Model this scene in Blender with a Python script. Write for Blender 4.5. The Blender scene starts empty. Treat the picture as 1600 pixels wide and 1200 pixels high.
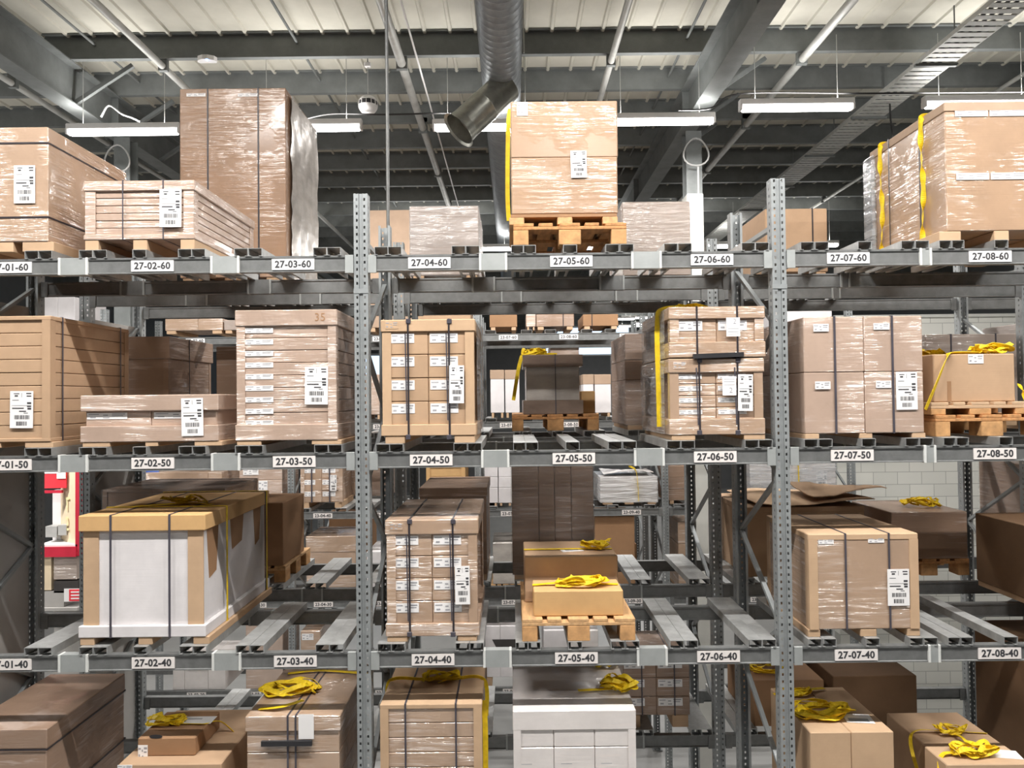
import bpy, math, random
from mathutils import Vector, Matrix
R = random.Random(7)
SC = bpy.context.scene
COL = SC.collection

# ------------------------------------------------------------------ camera, world, exposure
FPX, CAM = 1156.0, Vector((0, -4.85, 5.6))
PITCH, ROLL = math.atan(22 / 1156), math.radians(0.65)
_f = Vector((0, math.cos(PITCH), math.sin(PITCH)))
_u0 = Vector((0, -math.sin(PITCH), math.cos(PITCH)))
_x0 = Vector((1, 0, 0))
_r = _x0 * math.cos(ROLL) - _u0 * math.sin(ROLL)
_u = _x0 * math.sin(ROLL) + _u0 * math.cos(ROLL)
cam = bpy.data.cameras.new('camera')
cam.sensor_width, cam.lens, cam.clip_end = 36, 36 * FPX / 1600, 200
camo = bpy.data.objects.new('camera', cam); COL.objects.link(camo)
camo.matrix_world = Matrix(((_r.x, _u.x, -_f.x, CAM.x), (_r.y, _u.y, -_f.y, CAM.y), (_r.z, _u.z, -_f.z, CAM.z), (0, 0, 0, 1)))
SC.camera = camo

def P(px, py, Y):
    """point of the world plane y = Y that the photograph shows at pixel (px, py)"""
    d = _f * FPX + _r * (px - 800) + _u * (600 - py)
    return CAM + d * ((Y - CAM.y) / d.y)

w = bpy.data.worlds.new('world'); SC.world = w; w.use_nodes = True
w.node_tree.nodes['Background'].inputs[0].default_value = (0.92, 0.96, 1.0, 1)
w.node_tree.nodes['Background'].inputs[1].default_value = WORLD = 0.03
vs = SC.view_settings
vs.view_transform, vs.look, vs.gamma, vs.use_curve_mapping = 'Standard', 'None', 1.0, False
vs.exposure = 0.44
SC.cycles.use_denoising = True
SC.cycles.max_bounces, SC.cycles.diffuse_bounces, SC.cycles.glossy_bounces = 8, 4, 3
SC.cycles.transparent_max_bounces = 12
SC.cycles.sample_clamp_indirect = 6
SC.cycles.caustics_reflective = SC.cycles.caustics_refractive = False
FRONT_W, FILL_ROW_W, AISLE_W, FAR_W = 150.0, 22.0, 72.0, 70.0       # watts of one batten in the near aisle, added fill row, middle and far aisle

# ------------------------------------------------------------------ materials
MATS = {}
def nt(name):
    m = bpy.data.materials.new(name); m.use_nodes = True
    t = m.node_tree; b = t.nodes['Principled BSDF']; MATS[name] = m
    return m, t, b
def nd(t, kind, **k):
    n = t.nodes.new(kind)
    for a, v in k.items():
        if a.startswith('i_'):
            n.inputs[a[2:].replace('_', ' ')].default_value = v
        else: setattr(n, a, v)
    return n
def coords(t, scale):
    tc = nd(t, 'ShaderNodeTexCoord'); oi = nd(t, 'ShaderNodeObjectInfo')
    ad = nd(t, 'ShaderNodeVectorMath', operation='ADD')
    ml = nd(t, 'ShaderNodeMath', operation='MULTIPLY'); ml.inputs[1].default_value = 37.0
    t.links.new(oi.outputs['Random'], ml.inputs[0])
    t.links.new(tc.outputs['Object'], ad.inputs[0]); t.links.new(ml.outputs[0], ad.inputs[1])
    mp = nd(t, 'ShaderNodeMapping'); mp.inputs['Scale'].default_value = scale
    t.links.new(ad.outputs[0], mp.inputs['Vector'])
    return mp.outputs[0]
def ramp(t, fac, stops):
    r = nd(t, 'ShaderNodeValToRGB'); e = r.color_ramp.elements
    while len(e) < len(stops): e.new(0.5)
    for q, (p, c) in zip(e, stops): q.position, q.color = p, (*c, 1)
    t.links.new(fac, r.inputs[0]); return r.outputs[0]
def mul(c, k): return tuple(min(1, v * k) for v in c)

def plain(name, col, rough=0.6, metal=0.0, vary=0.12, scale=6, bump=0.0, bscale=60, stretch=(1, 1, 1), spec=0.4):
    m, t, b = nt(name)
    v = coords(t, tuple(scale * s for s in stretch))
    n = nd(t, 'ShaderNodeTexNoise', i_Scale=1.0, i_Detail=5.0, i_Roughness=0.6); t.links.new(v, n.inputs['Vector'])
    t.links.new(ramp(t, n.outputs[0], [(0.3, mul(col, 1 - vary)), (0.7, mul(col, 1 + vary))]), b.inputs['Base Color'])
    b.inputs['Roughness'].default_value, b.inputs['Metallic'].default_value = rough, metal
    b.inputs['Specular IOR Level'].default_value = spec
    if bump:
        n2 = nd(t, 'ShaderNodeTexNoise', i_Scale=float(bscale), i_Detail=3.0); t.links.new(v, n2.inputs['Vector'])
        bp = nd(t, 'ShaderNodeBump', i_Strength=bump, i_Distance=0.004); t.links.new(n2.outputs[0], bp.inputs['Height'])
        t.links.new(bp.outputs[0], b.inputs['Normal'])
    return m

def board(name, col, film=0.0, milky=0.0):
    """corrugated cardboard; film > 0 adds tight wrinkled stretch film as a glossy coat"""
    m, t, b = nt(name)
    v = coords(t, (1, 1, 1))
    a = nd(t, 'ShaderNodeTexNoise', i_Scale=3.0, i_Detail=6.0, i_Roughness=0.65); t.links.new(v, a.inputs['Vector'])
    c = ramp(t, a.outputs[0], [(0.25, mul(col, 0.86)), (0.75, mul(col, 1.1))])
    # fine horizontal flutes
    mp = nd(t, 'ShaderNodeMapping'); mp.inputs['Scale'].default_value = (3, 3, 140); t.links.new(v, mp.inputs['Vector'])
    fl = nd(t, 'ShaderNodeTexNoise', i_Scale=1.0, i_Detail=2.0); t.links.new(mp.outputs[0], fl.inputs['Vector'])
    bp = nd(t, 'ShaderNodeBump', i_Strength=0.12, i_Distance=0.003); t.links.new(fl.outputs[0], bp.inputs['Height'])
    t.links.new(bp.outputs[0], b.inputs['Normal'])
    b.inputs['Roughness'].default_value = 0.75; b.inputs['Specular IOR Level'].default_value = 0.25
    out = c
    if film:
        mq = nd(t, 'ShaderNodeMapping'); mq.inputs['Scale'].default_value = (2.4, 2.4, 38); mq.inputs['Rotation'].default_value = (0, 0.05, 0)
        t.links.new(v, mq.inputs['Vector'])
        s = nd(t, 'ShaderNodeTexNoise', i_Scale=1.0, i_Detail=3.0, i_Roughness=0.55, i_Distortion=0.7); t.links.new(mq.outputs[0], s.inputs['Vector'])
        pa = nd(t, 'ShaderNodeTexNoise', i_Scale=2.6, i_Detail=4.0); t.links.new(v, pa.inputs['Vector'])
        pm = nd(t, 'ShaderNodeMapRange'); pm.inputs[1].default_value, pm.inputs[2].default_value = 0.40, 0.60
        t.links.new(pa.outputs[0], pm.inputs[0])
        hm = nd(t, 'ShaderNodeMath', operation='MULTIPLY'); t.links.new(s.outputs[0], hm.inputs[0]); t.links.new(pm.outputs[0], hm.inputs[1])
        b2 = nd(t, 'ShaderNodeBump', i_Strength=1.0, i_Distance=0.03 * film); t.links.new(hm.outputs[0], b2.inputs['Height'])
        b.inputs['Coat Weight'].default_value = min(1, 0.9 * film); b.inputs['Coat Roughness'].default_value = 0.2
        b.inputs['Coat IOR'].default_value = 2.4
        t.links.new(b2.outputs[0], b.inputs['Coat Normal'])
        # gathered folds of several film layers are whiter than a single layer
        fo = nd(t, 'ShaderNodeMapRange'); fo.inputs[1].default_value, fo.inputs[2].default_value = 0.55, 0.63
        t.links.new(s.outputs[0], fo.inputs[0])
        f2 = nd(t, 'ShaderNodeMath', operation='MULTIPLY'); t.links.new(fo.outputs[0], f2.inputs[0]); t.links.new(pm.outputs[0], f2.inputs[1])
        f3 = nd(t, 'ShaderNodeMath', operation='MULTIPLY_ADD'); f3.inputs[1].default_value = 0.5 * film; f3.inputs[2].default_value = milky
        t.links.new(f2.outputs[0], f3.inputs[0])
        mx = nd(t, 'ShaderNodeMix', data_type='RGBA'); mx.inputs['B'].default_value = (0.84, 0.74, 0.69, 1)
        t.links.new(f3.outputs[0], mx.inputs['Factor']); t.links.new(c, mx.inputs['A']); out = mx.outputs['Result']
    t.links.new(out, b.inputs['Base Color'])
    return m

def filmmat(name, tint, haze, rough=0.12):
    m, t, b = nt(name)
    v = coords(t, (1.6, 1.6, 16))
    s = nd(t, 'ShaderNodeTexNoise', i_Scale=1.0, i_Detail=4.0, i_Distortion=1.2); t.links.new(v, s.inputs['Vector'])
    bp = nd(t, 'ShaderNodeBump', i_Strength=0.9, i_Distance=0.04); t.links.new(s.outputs[0], bp.inputs['Height'])
    b.inputs['Base Color'].default_value = (*tint, 1); b.inputs['Roughness'].default_value = rough
    b.inputs['Specular IOR Level'].default_value = 0.8
    t.links.new(bp.outputs[0], b.inputs['Normal'])
    mr = nd(t, 'ShaderNodeMapRange'); mr.inputs[1].default_value, mr.inputs[2].default_value = 0.35, 0.7
    mr.inputs[3].default_value, mr.inputs[4].default_value = haze * 0.6, min(1, haze * 1.5)
    t.links.new(s.outputs[0], mr.inputs[0]); t.links.new(mr.outputs[0], b.inputs['Alpha'])
    return m

def emit(name, col, k):
    m, t, b = nt(name)
    b.inputs['Base Color'].default_value = (0.8, 0.8, 0.8, 1)
    b.inputs['Emission Color'].default_value = (*col, 1); b.inputs['Emission Strength'].default_value = k
    return m

KR = (0.47, 0.315, 0.20)
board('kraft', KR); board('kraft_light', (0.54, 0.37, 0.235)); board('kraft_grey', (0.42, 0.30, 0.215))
board('kraft_dark', (0.34, 0.195, 0.105)); board('kraft_shaded', (0.19, 0.11, 0.06)); board('kraft_orange', (0.62, 0.385, 0.175))  # the deepest brown is kraft darkened to stand for rack shade
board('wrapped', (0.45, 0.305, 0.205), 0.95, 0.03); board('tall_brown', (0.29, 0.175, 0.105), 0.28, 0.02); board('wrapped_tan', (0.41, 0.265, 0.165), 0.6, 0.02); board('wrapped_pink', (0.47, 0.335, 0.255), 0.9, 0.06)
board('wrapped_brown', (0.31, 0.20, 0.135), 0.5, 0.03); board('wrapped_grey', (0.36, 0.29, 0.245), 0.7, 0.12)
board('wrapped_white', (0.74, 0.70, 0.68), 0.6, 0.1); board('white_board', (0.74, 0.71, 0.715))
plain('wood', (0.56, 0.34, 0.165), 0.75, vary=0.25, scale=4, stretch=(8, 1, 8), bump=0.2)
plain('wood_orange', (0.50, 0.25, 0.10), 0.75, vary=0.3, scale=4, stretch=(8, 1, 8), bump=0.2)
plain('wood_block', (0.54, 0.30, 0.13), 0.8, vary=0.28, scale=14, bump=0.25)
plain('galvanised', (0.50, 0.51, 0.505), 0.44, 0.6, 0.16, 14, bump=0.05, bscale=9)
plain('beam_steel', (0.195, 0.20, 0.198), 0.5, 0.4, 0.16, 14, bump=0.05, bscale=9)
plain('galvanised_plate', (0.40, 0.42, 0.415), 0.5, 0.35, 0.08, 10)
plain('sleeve_rim', (0.66, 0.67, 0.65), 0.5, 0.0, 0.05)
plain('upright_steel', (0.32, 0.34, 0.345), 0.5, 0.35, 0.1, 10)
plain('roof_steel', (0.175, 0.187, 0.184), 0.6, 0.1, 0.15, 5)
plain('bright_steel', (0.50, 0.505, 0.48), 0.5, 0.3, 0.12, 6)
plain('duct_steel', (0.30, 0.32, 0.335), 0.42, 0.55, 0.18, 8)
plain('dull_duct', (0.34, 0.34, 0.30), 0.3, 0.8, 0.2, 10)
plain('deck', (0.56, 0.545, 0.475), 0.75, 0.0, 0.07, 3)
plain('panel_grey', (0.42, 0.405, 0.385), 0.7, 0.1, 0.06, 3)
plain('paper', (0.86, 0.845, 0.84), 0.55, vary=0.03)
plain('tag_paper', (0.80, 0.755, 0.73), 0.5, vary=0.03)
plain('ink', (0.05, 0.05, 0.055), 0.6, vary=0.1)
plain('grey_ink', (0.36, 0.36, 0.38), 0.6, vary=0.2)
plain('black_strap', (0.035, 0.03, 0.035), 0.4, vary=0.2)
plain('grey_strap', (0.07, 0.065, 0.08), 0.4, vary=0.2)
plain('yellow', (0.86, 0.60, 0.015), 0.55, vary=0.18, scale=25, bump=0.2)
plain('black_plastic', (0.03, 0.03, 0.033), 0.45)
plain('white_plastic', (0.78, 0.77, 0.76), 0.35, vary=0.03)
plain('cable', (0.02, 0.02, 0.02), 0.5)
plain('grey_cable', (0.42, 0.42, 0.41), 0.5)
plain('red_paint', (0.58, 0.03, 0.06), 0.45, vary=0.08)
plain('red_bright', (0.85, 0.05, 0.07), 0.5, vary=0.05)
plain('cream', (0.80, 0.66, 0.46), 0.6, vary=0.05)
plain('pale_yellow', (0.85, 0.76, 0.42), 0.6, vary=0.05)
plain('blue_paint', (0.06, 0.13, 0.45), 0.5)
plain('dark_goods', (0.055, 0.05, 0.048), 0.6)
plain('floor_concrete', (0.42, 0.42, 0.41), 0.35, 0, 0.1, 1.2, spec=0.5)
plain('cladding', (0.20, 0.205, 0.21), 0.6, 0.0, 0.06, 2)
plain('pale_grey', (0.62, 0.62, 0.58), 0.5, 0, 0.04)
plain('silver_film', (0.50, 0.46, 0.42), 0.24, 0.25, 0.22, 3, bump=1.0, bscale=2.2, stretch=(1, 1, 2.2))
plain('glossy_brown', (0.26, 0.19, 0.15), 0.24, 0.25, 0.25, 3, bump=1.0, bscale=2.0, stretch=(1, 1, 2.2), spec=0.8)
filmmat('clear_film', (0.78, 0.80, 0.82), 0.13); filmmat('grey_film', (0.50, 0.52, 0.54), 0.42); filmmat('white_film', (0.86, 0.87, 0.88), 0.5, 0.2)
emit('lamp', (1.0, 0.98, 0.95), 9.0); emit('led', (0.1, 0.3, 1.0), 12.0); emit('daylight', (0.62, 0.80, 1.0), 1.1)
def blockwall():
    m, t, b = nt('block_wall')
    tc = nd(t, 'ShaderNodeTexCoord'); sp = nd(t, 'ShaderNodeSeparateXYZ'); cb = nd(t, 'ShaderNodeCombineXYZ')
    t.links.new(tc.outputs['Object'], sp.inputs[0]); t.links.new(sp.outputs[0], cb.inputs[0]); t.links.new(sp.outputs[2], cb.inputs[1])
    k = nd(t, 'ShaderNodeTexBrick', i_Scale=1.0, i_Mortar_Size=0.006, i_Brick_Width=0.40, i_Row_Height=0.205)
    k.inputs['Color1'].default_value = (0.76, 0.755, 0.70, 1); k.inputs['Color2'].default_value = (0.69, 0.69, 0.64, 1)
    k.inputs['Mortar'].default_value = (0.42, 0.42, 0.39, 1); k.inputs['Mortar Smooth'].default_value = 0.3
    t.links.new(cb.outputs[0], k.inputs['Vector']); t.links.new(k.outputs['Color'], b.inputs['Base Color'])
    b.inputs['Roughness'].default_value = 0.8
blockwall()

# ------------------------------------------------------------------ mesh builder
class MB:
    def __init__(s): s.v, s.f = [], []
    def add(s, vs, fs):
        n = len(s.v); s.v += [tuple(q) for q in vs]; s.f += [tuple(i + n for i in q) for q in fs]; return s
    def box(s, x0, x1, y0, y1, z0, z1, c=0.0):
        if c <= 0:
            vs = [(x, y, z) for x in (x0, x1) for y in (y0, y1) for z in (z0, z1)]
            return s.add(vs, [(0, 1, 3, 2), (4, 6, 7, 5), (0, 4, 5, 1), (2, 3, 7, 6), (0, 2, 6, 4), (1, 5, 7, 3)])
        lo, hi = (x0, y0, z0), (x1, y1, z1); vs, ix = [], {}
        for sx in (0, 1):
            for sy in (0, 1):
                for sz in (0, 1):
                    S = (sx, sy, sz)
                    for k in range(3):
                        p = [(hi[a] if S[a] else lo[a]) + (0 if a == k else (-c if S[a] else c)) for a in range(3)]
                        ix[(S, k)] = len(vs); vs.append(p)
        cen = Vector([(a + b) / 2 for a, b in zip(lo, hi)]); fs = []
        def face(ids):
            a, b, d = (Vector(vs[i]) for i in ids[:3])
            mid = sum((Vector(vs[i]) for i in ids), Vector()) / len(ids)
            fs.append(tuple(ids) if (b - a).cross(d - a).dot(mid - cen) > 0 else tuple(reversed(ids)))
        for k in range(3):
            a, b = (k + 1) % 3, (k + 2) % 3
            for sk in (0, 1):
                q = []
                for sa, sb in ((0, 0), (1, 0), (1, 1), (0, 1)):
                    S = [0, 0, 0]; S[k], S[a], S[b] = sk, sa, sb; q.append(ix[(tuple(S), k)])
                face(q)
            for sa in (0, 1):
                for sb in (0, 1):
                    S0, S1 = [0, 0, 0], [0, 0, 0]
                    S0[a] = S1[a] = sa; S0[b] = S1[b] = sb; S0[k], S1[k] = 0, 1
                    S0, S1 = tuple(S0), tuple(S1)
                    face([ix[(S0, a)], ix[(S1, a)], ix[(S1, b)], ix[(S0, b)]])
        for sx in (0, 1):
            for sy in (0, 1):
                for sz in (0, 1): face([ix[((sx, sy, sz), k)] for k in range(3)])
        return s.add(vs, fs)
    def bar(s, p, q, w, h, up=(0, 0, 1)):
        p, q, up = Vector(p), Vector(q), Vector(up)
        d = (q - p).normalized(); sd = d.cross(up)
        if sd.length < 1e-4: sd = d.cross(Vector((1, 0, 0)))
        sd.normalize(); u = sd.cross(d)
        vs = [e + sd * (a * w / 2) + u * (b * h / 2) for e in (p, q) for a in (-1, 1) for b in (-1, 1)]
        return s.add(vs, [(0, 1, 3, 2), (4, 6, 7, 5), (0, 4, 5, 1), (2, 3, 7, 6), (0, 2, 6, 4), (1, 5, 7, 3)])
    def sweep(s, pts, prof, up=(0, 0, 1), twist=None, closed_prof=True, caps=True, scale=None):
        """sweep 2-D profile (side, up) along points"""
        pts = [Vector(p) for p in pts]; up = Vector(up); vs, fs, n, m = [], [], len(pts), len(prof); last = None
        for i, p in enumerate(pts):
            d = (pts[min(i + 1, n - 1)] - pts[max(i - 1, 0)])
            d = d.normalized() if d.length > 1e-9 else Vector((0, 1, 0))
            sd = d.cross(up)
            if sd.length < 0.05: sd = last if last is not None else d.cross(Vector((1, 0.3, 0)))
            sd = (sd - d * sd.dot(d)).normalized()
            if last is not None and sd.dot(last) < 0: sd = -sd
            last = sd; u = sd.cross(d)
            if twist:
                a = twist[i]; sd, u = sd * math.cos(a) + u * math.sin(a), u * math.cos(a) - sd * math.sin(a)
            k = scale[i] if scale else 1
            vs += [p + sd * (x * k) + u * (y * k) for x, y in prof]
        for i in range(n - 1):
            for j in range(m):
                a, b = i * m + j, i * m + (j + 1) % m
                fs.append((a, b, b + m, a + m))
        if caps: fs += [tuple(range(m))[::-1], tuple(range((n - 1) * m, n * m))]
        return s.add(vs, fs)
    def tube(s, pts, r, n=10, scale=None, caps=True):
        return s.sweep(pts, [(r * math.cos(2 * math.pi * i / n), r * math.sin(2 * math.pi * i / n)) for i in range(n)], scale=scale, caps=caps)
    def ribbon(s, pts, wd, th=0.003, up=(0, 0, 1), twist=None):
        return s.sweep(pts, [(-wd / 2, -th / 2), (wd / 2, -th / 2), (wd / 2, th / 2), (-wd / 2, th / 2)], up=up, twist=twist)
    def ring(s, ax, c, wd, a0, a1, b0, b1, t):
        """flat band round a box; ax is the axis the band faces along"""
        o = [(a0 - t, b0 - t), (a1 + t, b0 - t), (a1 + t, b1 + t), (a0 - t, b1 + t)]; i = [(a0, b0), (a1, b0), (a1, b1), (a0, b1)]
        def pt(k, a, b): return {0: (k, a, b), 1: (a, k, b), 2: (a, b, k)}[ax]
        vs = [pt(c + e * wd / 2, a, b) for e in (-1, 1) for (a, b) in o + i]; fs = []
        for j in range(4):
            k = (j + 1) % 4
            fs += [(j, k, k + 8, j + 8), (j + 4, j + 12, k + 12, k + 4), (j, j + 4, k + 4, k), (j + 8, k + 8, k + 12, j + 12)]
        return s.add(vs, fs)
    def prism(s, poly, z0, z1, ax=2):
        n = len(poly)
        def pt(a, b, k): return {2: (a, b, k), 1: (a, k, b), 0: (k, a, b)}[ax]
        vs = [pt(a, b, z0) for a, b in poly] + [pt(a, b, z1) for a, b in poly]
        return s.add(vs, [tuple(range(n))[::-1], tuple(range(n, 2 * n))] + [(i, (i + 1) % n, (i + 1) % n + n, i + n) for i in range(n)])
    def ball(s, c, r, a0=-90, a1=90, n=20, m=10):
        vs, fs = [], []
        for i in range(m + 1):
            a = math.radians(a0 + (a1 - a0) * i / m)
            for j in range(n):
                b = 2 * math.pi * j / n
                vs.append((c[0] + r * math.cos(a) * math.cos(b), c[1] + r * math.cos(a) * math.sin(b), c[2] + r * math.sin(a)))
        for i in range(m):
            for j in range(n): fs.append((i * n + j, i * n + (j + 1) % n, (i + 1) * n + (j + 1) % n, (i + 1) * n + j))
        fs += [tuple(range(n))[::-1], tuple(range(m * n, m * n + n))]
        return s.add(vs, fs)
    def build(s, name, mat, parent=None, loc=(0, 0, 0), smooth=False, fix=False):
        me = bpy.data.meshes.new(name); me.from_pydata(s.v, [], s.f)
        if fix:
            import bmesh
            b = bmesh.new(); b.from_mesh(me); bmesh.ops.recalc_face_normals(b, faces=b.faces); b.to_mesh(me); b.free()
        me.materials.append(MATS[mat])
        if smooth:
            for p in me.polygons: p.use_smooth = True
            me.set_sharp_from_angle(angle=math.radians(40))
        o = bpy.data.objects.new(name, me); COL.objects.link(o); o.location = loc
        if parent: o.parent = parent
        return o

def tag(o, label, cat, group=None):
    o['label'], o['category'] = label, cat
    if group: o['group'] = group
    return o
def thing(name, label, cat, loc=(0, 0, 0), group=None, rz=0):
    o = bpy.data.objects.new(name, None); COL.objects.link(o); o.location = loc; o.rotation_euler.z = rz
    o.empty_display_size = 0.1
    return tag(o, label, cat, group)
def struct(o): o['kind'] = 'structure'; return o
def copy_tree(o, parent=None):
    c = o.copy(); COL.objects.link(c)
    if parent: c.parent = parent
    for ch in list(o.children): copy_tree(ch, c)
    return c
def spline(pts, n=8):
    pts = [Vector(p) for p in pts]; out = []
    for i in range(len(pts) - 1):
        a, b, c, d = pts[max(i - 1, 0)], pts[i], pts[i + 1], pts[min(i + 2, len(pts) - 1)]
        for k in range(n):
            t = k / n
            out.append(0.5 * ((2 * b) + (c - a) * t + (2 * a - 5 * b + 4 * c - d) * t * t + (3 * b - a - 3 * c + d) * t ** 3))
    return out + [pts[-1]]
def text(s, size, parent, loc, name='lettering', mat='ink', rot=(math.pi / 2, 0, 0), bold=0.032, wide=0.98):
    cu = bpy.data.curves.new(name, 'FONT'); cu.body = s; cu.size = size; cu.align_x = 'CENTER'; cu.align_y = 'CENTER'
    cu.extrude = 0.0004; cu.offset = bold * size; cu.resolution_u = 3; cu.space_character = 1.06
    cu.materials.append(MATS[mat])
    k = bpy.data.objects.new(name, cu); COL.objects.link(k)
    me = bpy.data.meshes.new_from_object(k.evaluated_get(bpy.context.evaluated_depsgraph_get()))
    bpy.data.objects.remove(k); bpy.data.curves.remove(cu)
    for v in me.vertices: v.co.x *= wide
    o = bpy.data.objects.new(name, me); COL.objects.link(o); o.parent = parent; o.location = loc; o.rotation_euler = rot
    return o
# ------------------------------------------------------------------ storage racks
ZC = {60: 6.495, 50: 5.201, 40: 3.904, 30: 2.609, 20: 1.315}
def sup(l): return ZC[l] + (0.108 if l > 20 else 0.056)                 # top of the support bars
PX = [-3.740, -0.986, 1.768, 4.522]              # uprights of the two near racks
CX = [-6.024, -3.27, -0.516, 2.238, 4.992]       # uprights of the far rack
YB, YC, YD = 1.617, 6.05, 7.72

_posts = {}
def post_mesh(z0, z1):
    if (z0, z1) in _posts: return _posts[(z0, z1)]
    m = MB(); t = 0.003; p = 0.0462
    n = int((z1 - z0) / p)
    for a, b in ((-0.046, -0.031), (-0.019, -0.012), (0.012, 0.019), (0.031, 0.046)): m.box(a, b, 0, t, z0, z1)
    m.box(-0.012, 0.012, 0.007, 0.010, z0, z1); m.box(-0.0135, -0.012, 0, 0.010, z0, z1); m.box(0.012, 0.0135, 0, 0.010, z0, z1)
    for sx in (-1, 1):
        a, b = sorted((sx * 0.046, sx * 0.043))
        m.box(a, b, t, 0.033, z0, z1); m.box(a, b, 0.047, 0.085, z0, z1)
        a2, b2 = sorted((sx * 0.043, sx * 0.028)); m.box(a2, b2, 0.082, 0.085, z0, z1)
    for i in range(n + 1):
        za, zb = z0 + i * p, min(z1, z0 + i * p + 0.028)
        for a, b in ((-0.031, -0.019), (0.019, 0.031)): m.box(a, b, 0, t, za, zb)
        for sx in (-1, 1):
            a, b = sorted((sx * 0.046, sx * 0.043)); m.box(a, b, 0.033, 0.047, za, zb)
    o = m.build('post', 'upright_steel'); me = o.data; bpy.data.objects.remove(o); _posts[(z0, z1)] = me
    return me
def upright_frame(x, y0, top, label, depth=1.0, group='upright frames of the pallet racks', phase=0.0, panel=False, splice=True, z0=0.0):
    t = thing('upright_frame', label, 'rack frame', (x, y0, 0), group)
    for y, rz in ((0.004, 0), (depth - 0.004, math.pi)):
        o = bpy.data.objects.new('post', post_mesh(z0, top)); COL.objects.link(o); o.parent = t; o.location = (0, y, 0); o.rotation_euler.z = rz
        if splice and rz == 0:
            MB().box(-0.0485, 0.0485, -0.003, 0.0, 6.30, 6.33).build('splice_lip', 'upright_steel', t, (0, y, 0))
        MB().box(-0.075, 0.075, -0.02 if rz == 0 else -0.02, 0.11, 0, 0.012).build('foot_plate', 'upright_steel', t, (0, y if rz == 0 else y - 0.09, 0))
    z, k = top - 0.35 - phase, 0
    while z > 3.0 if z0 == 0 else z > z0 + 0.4:
        a, b = ((0, 0.92, z), (0, 0.08, z - 0.5)) if k % 2 == 0 else ((0, 0.08, z), (0, 0.92, z - 0.5))
        MB().bar(a, b, 0.03, 0.026).build('brace', 'upright_steel', t)
        z -= 0.5; k += 1
    MB().bar((0, 0.08, top - 0.3), (0, 0.92, top - 0.3), 0.03, 0.03).build('brace', 'upright_steel', t)
    if panel: MB().box(-0.030, -0.022, 0.09, depth - 0.09, 2.2, 6.35).build('side_sheet', 'panel_grey', t)
    return t
for i, (x, nm) in enumerate(zip(PX, ('beyond the slots numbered 02', 'between the slots numbered 03 and 04', 'between the slots numbered 06 and 07', 'past the slots numbered 08'))):
    upright_frame(x, 0, (6.96, 6.96, 7.03, 7.0)[i], f'grey perforated upright frame of the near rack {nm}', phase=0.12, panel=i == 0)
    upright_frame(x, YB, 6.98, f'grey perforated upright frame of the second rack {nm}', phase=0.3, panel=i == 0)
for x, nm in zip(CX, ('before slot 23-01', 'between slots 23-03 and 23-04', 'between slots 23-06 and 23-07', 'between slots 23-09 and 23-10', 'at the block wall')):
    upright_frame(x, YC, 6.98, f'grey upright frame of the far rack {nm}', splice=False)
    if x < 4: upright_frame(x, YD, 6.98, f'grey upright frame in the row behind the far rack, {nm}', splice=False)

def rack_beam(x0, x1, y, zc, label, group, tags=(), sleeves=(), front=1, tagh=0.072):
    """box beam with lips; y is its face towards the camera"""
    xm = (x0 + x1) / 2
    t = thing('rack_beam', label, 'rack beam', (xm, y, zc), group)
    h = (x1 - x0) / 2 - 0.048
    m = MB()
    m.prism([(0.0, -0.050), (0.05, -0.050), (0.05, 0.055), (-0.004, 0.055), (-0.004, 0.043), (0.004, 0.037), (0.004, -0.040), (-0.003, -0.044), (-0.003, -0.050)], -h, h, ax=0)
    m.build('beam_profile', 'beam_steel', t)
    for sx in (-1, 1):
        a, b = sorted((sx * (h - 0.055), sx * (h + 0.0)))
        MB().box(a, b, -0.007, 0.0045, -0.062, 0.058, 0.002).build('end_connector', 'galvanised_plate' if y == 0 else 'beam_steel', t)
    for a, b in sleeves:
        s = MB().box(a - xm, b - xm, -0.0065, 0.055, -0.053, 0.058).build('joint_sleeve', 'galvanised_plate' if y == 0 else 'beam_steel', t)
        for e in (a, b): MB().box(e - xm - 0.008, e - xm + 0.008, -0.0105, 0.056, -0.055, 0.060, 0.002).build('sleeve_rim', 'sleeve_rim' if y == 0 else 'galvanised_plate', s)
    for tx, s in tags:
        p = MB().box(tx - xm - 0.139, tx - xm + 0.139, -0.0055, 0.003, -0.036, 0.036).build('location_label', 'tag_paper' if not s.endswith('60') else 'paper', t)
        text(s, 0.063, p, (tx - xm, -0.0062, -0.001))
    return t
TAGX = (0.452, 1.385, 2.31)
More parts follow.
